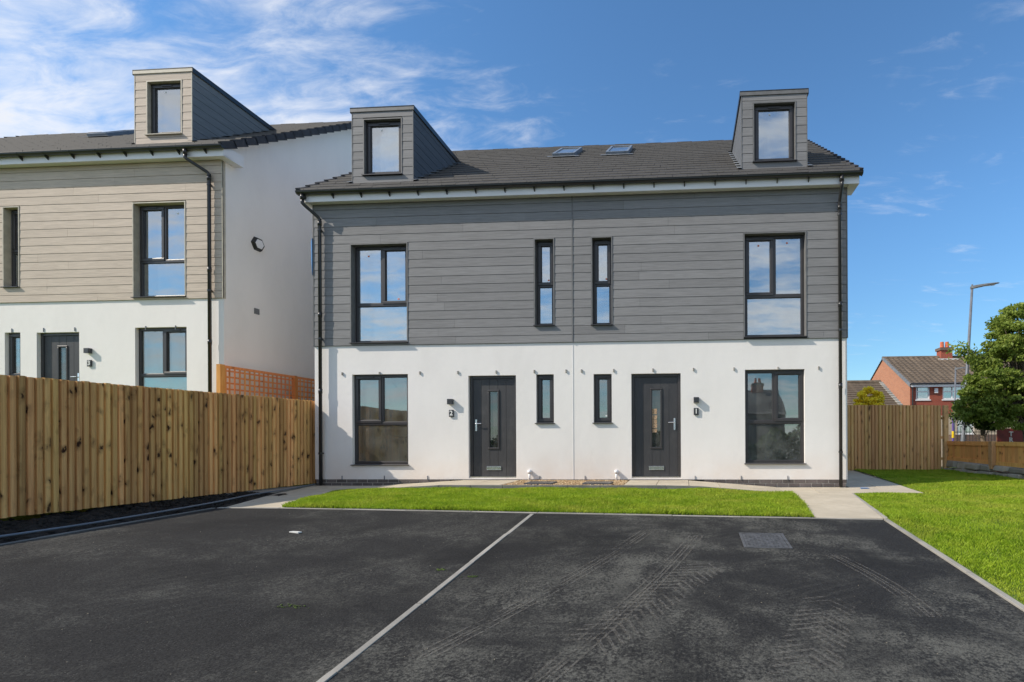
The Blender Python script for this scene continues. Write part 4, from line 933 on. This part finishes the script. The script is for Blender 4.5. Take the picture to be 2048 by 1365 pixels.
# orange trellis between the plots
root = thing('trellis_fence', 'orange square trellis panels between the two white houses', 'trellis', (-9.70, -.1, 1.0))
zt_, z0_ = 2.41, 1.0
for (ya, yb_) in ((-.16, 1.80), (1.86, 3.8)):
    for zf_ in (zt_ - .05, z0_): MB().box(-9.725, -9.675, ya, yb_, zf_, zf_ + .05).build('panel_rail', 'trellis_orange', root)
    for yf_ in (ya, yb_ - .05): MB().box(-9.725, -9.675, yf_, yf_ + .05, z0_ + .05, zt_ - .05).build('panel_stile', 'trellis_orange', root)
    y = ya + .13
    while y < yb_ - .08: MB().box(-9.692, -9.68, y - .017, y + .017, z0_ + .05, zt_ - .05).build('lath', 'trellis_orange', root); y += .128
    z = z0_ + .15
    while z < zt_ - .07: MB().box(-9.706, -9.694, ya + .05, yb_ - .05, z - .017, z + .017).build('lath', 'trellis_orange', root); z += .128
for yp in (-.235, 1.83): MB().box(-9.75, -9.66, yp - (.035 if yp > 0 else .04), yp + (.029 if yp > 0 else .07), .95, zt_ + .01).build('post', 'fence_honey' if yp < 0 else 'trellis_orange', root)

# ------------------------------------------------------------------ background houses
def gable_house(name, label, x0, x1, y0, y1, zg, ze, zr, wall, gwall, roof, axis='X', wins=(), chim=None, course=.33, lower=None, barge=True):
    T = thing(name, label, 'house', ((x0 + x1) / 2, (y0 + y1) / 2, zg)); ym = (y0 + y1) / 2
    w = MB(); holes = [q[:4] for q in wins]; zs = lower if lower else zg
    wall_holes(w, x0, x1, zs, ze, y0, [h for h in holes if h[2] >= zs], .2); w.build('wall', wall, T)
    if lower:
        w = MB(); wall_holes(w, x0, x1, zg, lower, y0 + .001, [h for h in holes if h[2] < zs], .2); w.build('rendered_wall', 'far_wall', T)
    w = MB()
    for X in (x0, x1): w.quad((X, y0, zg), (X, y1, zg), (X, y1, ze), (X, ym, zr - .06), (X, y0, ze))
    w.quad((x0, y1, zg), (x1, y1, zg), (x1, y1, ze), (x0, y1, ze)); w.build('gable_wall', gwall, T)
    L = math.hypot(ym - y0 + .2, (zr - ze)); sl = (zr - ze) / (ym - y0); n = int(L / course)
    rf = None
    for sd in (0, 1):
        c = MB()
        for k in range(n + 1):
            u0 = k / (n + 1); u1 = (k + 1.15) / (n + 1)
            def P_(x, u, h):
                yy = (y0 - .2) + (ym - y0 + .2) * u; zz = ze - .2 * sl + (zr - ze + .2 * sl) * u + h
                return (x, yy if sd == 0 else 2 * ym - yy, zz)
            if sd == 0:
                nt_ = int((x1 - x0) / .33)
                for i in range(nt_):
                    a, b = x0 - .08 + (x1 - x0 + .16) * i / nt_, x0 - .08 + (x1 - x0 + .16) * (i + 1) / nt_; j = random.uniform(-.006, .006); m_ = (a + b) / 2
                    c.add([P_(a, u0, .03 + j), P_(m_, u0, .075 + j), P_(b - .01, u0, .03 + j), P_(b - .01, min(u1, 1), .0), P_(m_, min(u1, 1), .035), P_(a, min(u1, 1), .0), P_(a, u0, -.02), P_(b - .01, u0, -.02)], [(0, 1, 4, 5), (1, 2, 3, 4), (0, 6, 7, 2, 1)])
            else: c.quad(P_(x0 - .08, u0, .04), P_(x1 + .08, u0, .04), P_(x1 + .08, min(u1, 1), .01), P_(x0 - .08, min(u1, 1), .01))
        if sd == 0: rf = c.build('roof', roof, T); rf['kind'] = 'stuff'; rf['kind'] = 'thing'
        else: c.build('rear_roof', roof, T)
    MB().tube([(x0 - .1, ym, zr - .02), (x1 + .1, ym, zr - .02)], .12, 8).build('ridge_tiles', roof, rf)
    if barge:
        for X in (x0 - .11, x1 + .02):
            MB().hexa([(X, y0 - .2, ze - .2 * sl - .12), (X + .09, y0 - .2, ze - .2 * sl - .12), (X + .09, ym, zr - .13), (X, ym, zr - .13), (X, y0 - .2, ze - .2 * sl + .06), (X + .09, y0 - .2, ze - .2 * sl + .06), (X + .09, ym, zr + .06), (X, ym, zr + .06)]).build('verge_board', 'lead', T)
    MB().box(x0, x1, y0 - .22, y0 - .18, ze - .24, ze - .06).build('fascia', 'white_plastic', T)
    MB().tube([(x0 - .05, y0 - .26, ze - .05), (x1 + .05, y0 - .26, ze - .05)], .05, 8).build('gutter', 'black_plastic', T)
    MB().tube([(x0 + .12, y0 - .06, ze - .1), (x0 + .12, y0 - .06, zg)], .04, 8).build('downpipe', 'black_plastic', T)
    for q in wins:
        a, b, c, d, nm = q; f = MB(); frame_box(f, a, b, y0 + .03, y0 + .10, c, d, .07); f.box(a + .07, b - .07, y0 + .03, y0 + .10, d - .36, d - .30)
        for i in range(1, nm): xx = a + (b - a) * i / nm; f.box(xx - .03, xx + .03, y0 + .031, y0 + .10, c + .07, d - .07)
        fo = f.build('window', 'white_plastic', T); MB().box(a + .05, b - .05, y0 + .07, y0 + .08, c + .05, d - .05).build('pane', 'glass', fo); MB().box(a - .05, b + .05, y0 - .04, y0 + .03, c - .07, c).build('sill', 'white_plastic', fo)
        MB().box(a + .05, b - .05, y0 + .16, y0 + .17, c + .05, c + (d - c) * .6).build('curtain', 'curtain', fo)
    if chim:
        cx_, cw = chim; c = MB(); c.box(cx_ - cw / 2, cx_ + cw / 2, ym - .3, ym + .3, zr - .5, zr + .62); ch = c.build('chimney', 'brick_red', T)
        MB().box(cx_ - cw / 2 - .07, cx_ + cw / 2 + .07, ym - .37, ym + .37, zr + .42, zr + .6).build('chimney_cap', 'brick_brown', ch)
        for i in (-1, 1): MB().tube([(cx_ + i * cw * .22, ym, zr + .6), (cx_ + i * cw * .22, ym, zr + 1.02)], [.13, .11], 10).build('chimney_pot', 'terracotta', ch)
        MB().box(cx_ - cw / 2 - .25, cx_ + cw / 2 + .25, ym - .55, ym - .305, zr - .42, zr - .18).build('lead_flashing', 'white_paint', ch)
    return T
GH = gable_house('brick_house', 'red brick house with orange gable wall, brown tiled roof and chimney behind the right fence', 13.45, 26, 21.5, 29.7, -1.0, 4.0, 6.15, 'brick_red', 'brick_orange', 'roof_brown',
            wins=[(13.80, 14.60, 3.02, 3.82, 1), (15.35, 17.05, 3.02, 3.82, 3), (16.2, 17.15, .92, 1.92, 1), (19, 20.8, 3.02, 3.82, 3)], chim=(17.45, .75), lower=2.05)
MB().box(14.85, 15.05, 21.42, 21.5, 3.4, 3.68).build('alarm_box', 'white_plastic', GH)
# bungalow roof with hip
T = thing('bungalow', 'low building with brown tiled roof and pale verge in front of the orange gable', 'bungalow', (7, 17, -1))
BX = 10.22
MB().box(3.0, BX - .1, 14.6, 20.5, -1.0, 2.0).build('wall', 'brick_brown', T)
MB().add([(BX - .1, 14.6, 2.0), (BX - .1, 20.2, 2.0), (BX - .1, 17.4, 3.55)], [(0, 1, 2)]).build('gable_wall', 'brick_brown', T)
c = MB(); n = 13
for k in range(n):
    u0, u1 = k / n, (k + 1.1) / n; (ya, za), (yb_, zb_) = [(14.3 + 3.1 * u, 2.0 + 1.66 * u) for u in (u0, u1)]
    c.hexa([(3, ya, za - .02), (BX, ya, za - .02), (BX, yb_, zb_ - .05), (3, yb_, zb_ - .05), (3, ya, za + .07), (BX, ya, za + .07), (BX, yb_, zb_ + .01), (3, yb_, zb_ + .01)])
rf = c.build('roof', 'roof_brown', T)
MB().add([(3, 17.4, 3.68), (BX, 17.4, 3.68), (BX, 20.6, 2.0), (3, 20.6, 2.0)], [(0, 1, 2, 3)]).build('rear_roof', 'roof_brown', T)
MB().tube([(3, 17.4, 3.68), (BX, 17.4, 3.68)], .11, 8).build('ridge_tiles', 'roof_brown', rf)
for k in range(n):
    (ya, za), (yb_, zb_) = [(14.28 + 3.1 * u, 2.0 + 1.66 * u) for u in (k / n, (k + .97) / n)]
    MB().hexa([(BX - .12, ya, za - .08), (BX + .06, ya, za - .08), (BX + .06, yb_, zb_ - .1), (BX - .12, yb_, zb_ - .1), (BX - .12, ya, za + .10), (BX + .06, ya, za + .10), (BX + .06, yb_, zb_ + .05), (BX - .12, yb_, zb_ + .05)]).build('verge_tile', 'kerb_concrete', rf)
gable_house('far_house', 'distant house of which only the grey roof shows over the bungalow', 12, 22.0, 48, 56, -1, 4.6, 7.0, 'brick_brown', 'brick_brown', 'roof_plain', course=.5)
# ------------------------------------------------------------------ street lamps
def street_lamp(label, base, top, hd, r0_, r1_, hl):
    T = thing('street_lamp', label, 'street lamp', base); b = Vector(base); t_ = Vector(top)
    mid = b.lerp(t_, .22)
    MB().tube([b, mid, mid + (t_ - b) * .01, t_], [r0_ * 1.25, r0_ * 1.25, r0_, r1_], 14).build('column', 'galvanised', T, True)
    d = Vector(hd).normalized(); s = Vector((-d.y, d.x, 0)).normalized(); u = Vector((0, 0, 1))
    h = MB(); st = []
    for (k, w, zt, zb_) in ((-.06, .05, .03, -.06), (.0, .075, .05, -.07), (.12, .10, .055, -.05), (.5, .13, .05, -.015), (.9, .11, .035, .0), (1.0, .06, .02, .005)):
        c0 = t_ + d * (hl * k) + u * (.05 * k); st.append([c0 - s * w + u * zb_, c0 + s * w + u * zb_, c0 + s * w * .9 + u * zt, c0 - s * w * .9 + u * zt])
    vs = [p for r_ in st for p in r_]; fs = [(0, 1, 2, 3)]
    for i in range(len(st) - 1):
        for k in range(4): fs.append((i * 4 + k, i * 4 + (k + 1) % 4, (i + 1) * 4 + (k + 1) % 4, (i + 1) * 4 + k))
    n_ = (len(st) - 1) * 4; fs.append((n_ + 3, n_ + 2, n_ + 1, n_)); h.add(vs, fs); hd_ = h.build('lamp_head', 'lamp_grey', T, bevel=.01)
    MB().tube([t_ + u * .05, t_ + u * .11], .035, 8).build('photocell', 'lamp_grey', hd_)
    c0 = t_ + d * hl * .6; MB().hexa([tuple(c0 + d * a * hl * .25 + s * b_ * .07 + u * z_) for z_ in (.0, .012) for a, b_ in ((-1, -1), (1, -1), (1, 1), (-1, 1))]).build('lens', 'white_plastic', hd_)
street_lamp('tall leaning grey street lamp by the tree behind the low fence', (11.25, 11.5, -.9), (11.735, 11.5, 6.93), (1, -.1, .06), .075, .045, 1.0)
street_lamp('small distant street lamp standing before the brick house', (14.78, 19.2, -1.0), (14.95, 19.2, 4.55), (1, 0, .04), .055, .04, .62)

# ------------------------------------------------------------------ vegetation
def tree(name, label, base, tips, trunk_r, leaf, nleaf, lsize, mat='tree_leaves', trunks=1, cat='tree', clump=.42, th=1.0):
    """tips: ellipsoids (cx, cy, cz, rx, ry, rz, weight) that hold the leaf clumps"""
    T = thing(name, label, cat, base); b = Vector(base); ends = []; mb = MB()
    tot = sum(t[6] for t in tips)
    C_ = []
    for (cx_, cy_, cz_, rx, ry, rz, w) in tips:
        n = max(2, int(leaf * w / tot))
        for i in range(n):
            while True:
                v = Vector((random.uniform(-1, 1), random.uniform(-1, 1), random.uniform(-1, 1)))
                if .25 < v.length < 1: break
            v = v * (v.length ** -.35)
            if v.length > 1: v.normalize()
            C_.append(Vector((cx_ + v.x * rx, cy_ + v.y * ry, cz_ + v.z * rz)))
    for k in range(trunks):
        off = Vector((.22 * (k - (trunks - 1) / 2), .1 * k, 0)); h = 1.6 * th
        p = b + off; fork = p + Vector((off.x * .8 + .1, 0, h)); mid = fork + Vector((off.x * 1.2, .1, 1.3 * th))
        mb.tube([p, p + Vector((.04, 0, h * .5)), fork, mid, mid + Vector((off.x, 0, 1.0 * th))], [trunk_r * 1.2, trunk_r, trunk_r * .8, trunk_r * .5, trunk_r * .22], 9)
        for c in C_[k::trunks]:
            if random.random() < .55:
                s_ = fork.lerp(mid + Vector((off.x, 0, 1.0 * th)), random.random()); q = s_.lerp(c, .5) + Vector((random.uniform(-.15, .15), random.uniform(-.15, .15), .18))
                mb.tube([s_, q, c], [trunk_r * .22, trunk_r * .12, .008], 5, False)
    mb.build('trunk', 'bark', T, True)
    per = nleaf // len(C_); cen = np.repeat(np.array([tuple(c) for c in C_]), per, 0); n = len(cen)
    sz = np.repeat(rng.uniform(.6, 1.2, len(C_)), per)[:, None] * clump
    d = rng.normal(0, 1, (n, 3)); d /= np.linalg.norm(d, axis=1)[:, None]; d = d * (rng.uniform(0, 1, (n, 1)) ** .45) * sz * np.array([1.15, 1.15, .55]); p = cen + d
    a = rng.normal(0, 1, (n, 3)); a[:, 2] -= .35; a /= np.linalg.norm(a, axis=1)[:, None]; nn_ = rng.normal(0, 1, (n, 3)) + np.array([0, 0, .9]); s = np.cross(a, nn_); s /= np.linalg.norm(s, axis=1)[:, None] + 1e-9
    ls = lsize * rng.uniform(.6, 1.3, (n, 1)); V = np.stack([p - a * ls * .5, p + s * ls * .26, p + a * ls * .5, p - s * ls * .26], 1).reshape(-1, 3)
    link('crown', npmesh('crown', V, np.arange(n * 4).reshape(-1, 4)), mat, T, kind='stuff')
    return T
tree('broadleaf_tree', 'large green leafy tree behind the low fence and the leaning street lamp', (12.75, 9.6, -.9),
     [(12.4, 9.7, 2.3, 2.1, 1.6, .8, 1.3), (12.7, 9.9, 3.5, 1.7, 1.6, 1.2, 1.3), (13.0, 9.8, 4.9, 1.35, 1.3, 1.0, .9), (11.2, 9.3, 2.9, .8, .9, .7, .45), (14.8, 9.8, 3.2, 1.5, 1.4, 1.9, .9), (10.75, 9.3, 2.0, .7, .7, .6, .3), (12.1, 9.5, 4.4, .7, .8, .75, .4), (14.2, 9.8, 5.2, 1.0, 1.0, .8, .5), (12.9, 9.3, 1.45, 1.9, .8, .42, .35)],
       .13, 600, 88000, .125, trunks=2, clump=.26)
tr = bpy.data.objects['broadleaf_tree']
mb = MB(); mb.tube([(11.9, 9.5, 3.2), (11.2, 9.4, 3.6), (10.6, 9.4, 4.0), (10.1, 9.4, 4.08)], [.05, .03, .018, .008], 6, False); mb.build('branch', 'bark', tr, True)
n = 420; u = rng.uniform(0, 1, n) ** .6; P0 = np.array([11.4, 9.4, 3.55]); P1 = np.array([10.0, 9.4, 4.08]); p = P0 + (P1 - P0) * u[:, None] + rng.normal(0, .13, (n, 3)) * (.6 + u[:, None] * .6)
a = rng.normal(0, 1, (n, 3)); a /= np.linalg.norm(a, axis=1)[:, None]; s = np.cross(a, rng.normal(0, 1, (n, 3))); s /= np.linalg.norm(s, axis=1)[:, None]; ls = .14
V = np.stack([p - a * ls * .5, p + s * ls * .25, p + a * ls * .5, p - s * ls * .25], 1).reshape(-1, 3); link('branch_leaves', npmesh('branch_leaves', V, np.arange(n * 4).reshape(-1, 4)), 'tree_leaves', tr, kind='stuff')
tree('ivy_clad_tree', 'smaller dark tree with bare brown trunk between the lamp column and the red hoarding', (12.0, 11.4, -.9), [(12.2, 11.4, 1.9, 1.1, .8, .7, 1)], .14, 40, 6000, .13, mat='hedge_leaves', th=.8)
tree('golden_conifer', 'bright golden yellow conifer bush rising above the right fence', (7.2, 10.3, -.5),
     [(7.05, 10.3, 2.0, .36, .36, .75, 1), (7.42, 10.3, 1.9, .34, .34, .72, 1), (7.25, 10.2, 1.3, .6, .5, .6, .9)], .05, 150, 26000, .085, mat='yellow_leaves', cat='bush', clump=.15, th=.35)

# ------------------------------------------------------------------ things behind the low fence
T = thing('red_hoarding', 'dark red painted board with white letters T and R behind the tree trunk', 'sign board', (14.6, 12.6, 0))
hb = MB(); hb.box(13.35, 17.2, 12.60, 12.66, -.9, 1.15); hb.build('board', 'hoarding_red', T)
for xp in (13.4, 15.0, 16.9): MB().box(xp, xp + .09, 12.66, 12.76, -.95, 1.05).build('post', 'fence_pale', T)
text('letter', 'T', .28, .006, (13.90, 12.592, .90), T, .008); text('letter', 'R', .28, .006, (13.90, 12.592, .65), T, .008); text('letter', 'A', .6, .006, (15.05, 12.592, .80), T, .008)
T = thing('marker_post', 'thin purple post with a yellow band left of the leaning lamp', 'post', (11.95, 13.5, -1)); MB().tube([(11.95, 13.5, -1), (11.95, 13.5, 1.75)], .05, 8).build('post', 'purple_post', T); MB().tube([(11.95, 13.5, .75), (11.95, 13.5, 1.05)], .055, 8).build('band', 'yellow_tag', T)
T = thing('iron_railing', 'thin black iron railings beside the foot of the leaning lamp', 'railing', (13, 14.5, -.9))
for i in range(14): MB().tube([(12.5 + i * .14, 14.5, -.95), (12.5 + i * .14, 14.5, 1.25)], .011, 6).build('bar', 'black_plastic', T)
MB().box(12.45, 14.4, 14.485, 14.515, 1.0, 1.03).build('rail', 'black_plastic', T)
hd = MB(); hd.box(13.3, 18, 16.0, 17.2, -1, .9); T = tag(hd.build('dark_wall', 'brick_brown'), 'dark brick garden wall behind the tree trunk', 'wall')

# ------------------------------------------------------------------ across the road, seen mirrored in the windows
gable_house('opposite_house', 'dark terraced house across the road mirrored in the ground floor windows', 2.2, 7.5, -36, -29, -1.0, 2.6, 4.6, 'brick_brown', 'brick_brown', 'roof_plain', chim=(5.9, .9), course=.5, barge=False)
bw = MB(); wall_holes(bw, 2.2, 7.5, -1, 2.6, -28.99, [], .02); bw.build('rear_wall', 'brick_brown', bpy.data.objects['opposite_house'])
gable_house('opposite_cottage', 'low pale building across the road mirrored beside the dark terraced house', -16, -3, -40, -33, -1.0, 1.0, 2.4, 'far_wall', 'far_wall', 'roof_plain', course=.5, barge=False)
bw = MB(); bw.quad((-16, -32.98, -1), (-3, -32.98, -1), (-3, -32.98, 1), (-16, -32.98, 1)); bw.build('rear_wall', 'far_wall', bpy.data.objects['opposite_cottage'])
n = 14000; p = np.stack([rng.uniform(-30, 12, n), rng.uniform(-27.8, -26.4, n), rng.uniform(-1, 1, n)], 1); p[:, 2] = -1 + (p[:, 2] + 1) * .5 * (2.3 + .6 * np.sin(p[:, 0] * .9) + .5 * np.sin(p[:, 0] * 2.3)); a = rng.normal(0, 1, (n, 3)); a /= np.linalg.norm(a, axis=1)[:, None]; s = np.cross(a, rng.normal(0, 1, (n, 3))); s /= np.linalg.norm(s, axis=1)[:, None]; ls = .3  # hedge added out of view so the lower panes and doors mirror less sky
V = np.stack([p - a * ls * .5, p + s * ls * .4, p + a * ls * .5, p - s * ls * .4], 1).reshape(-1, 3); o = link('hedge', npmesh('hedge', V, np.arange(n * 4).reshape(-1, 4)), 'hedge_leaves'); tag(o, 'unseen green hedge added across the road to darken the window reflections', 'hedge')
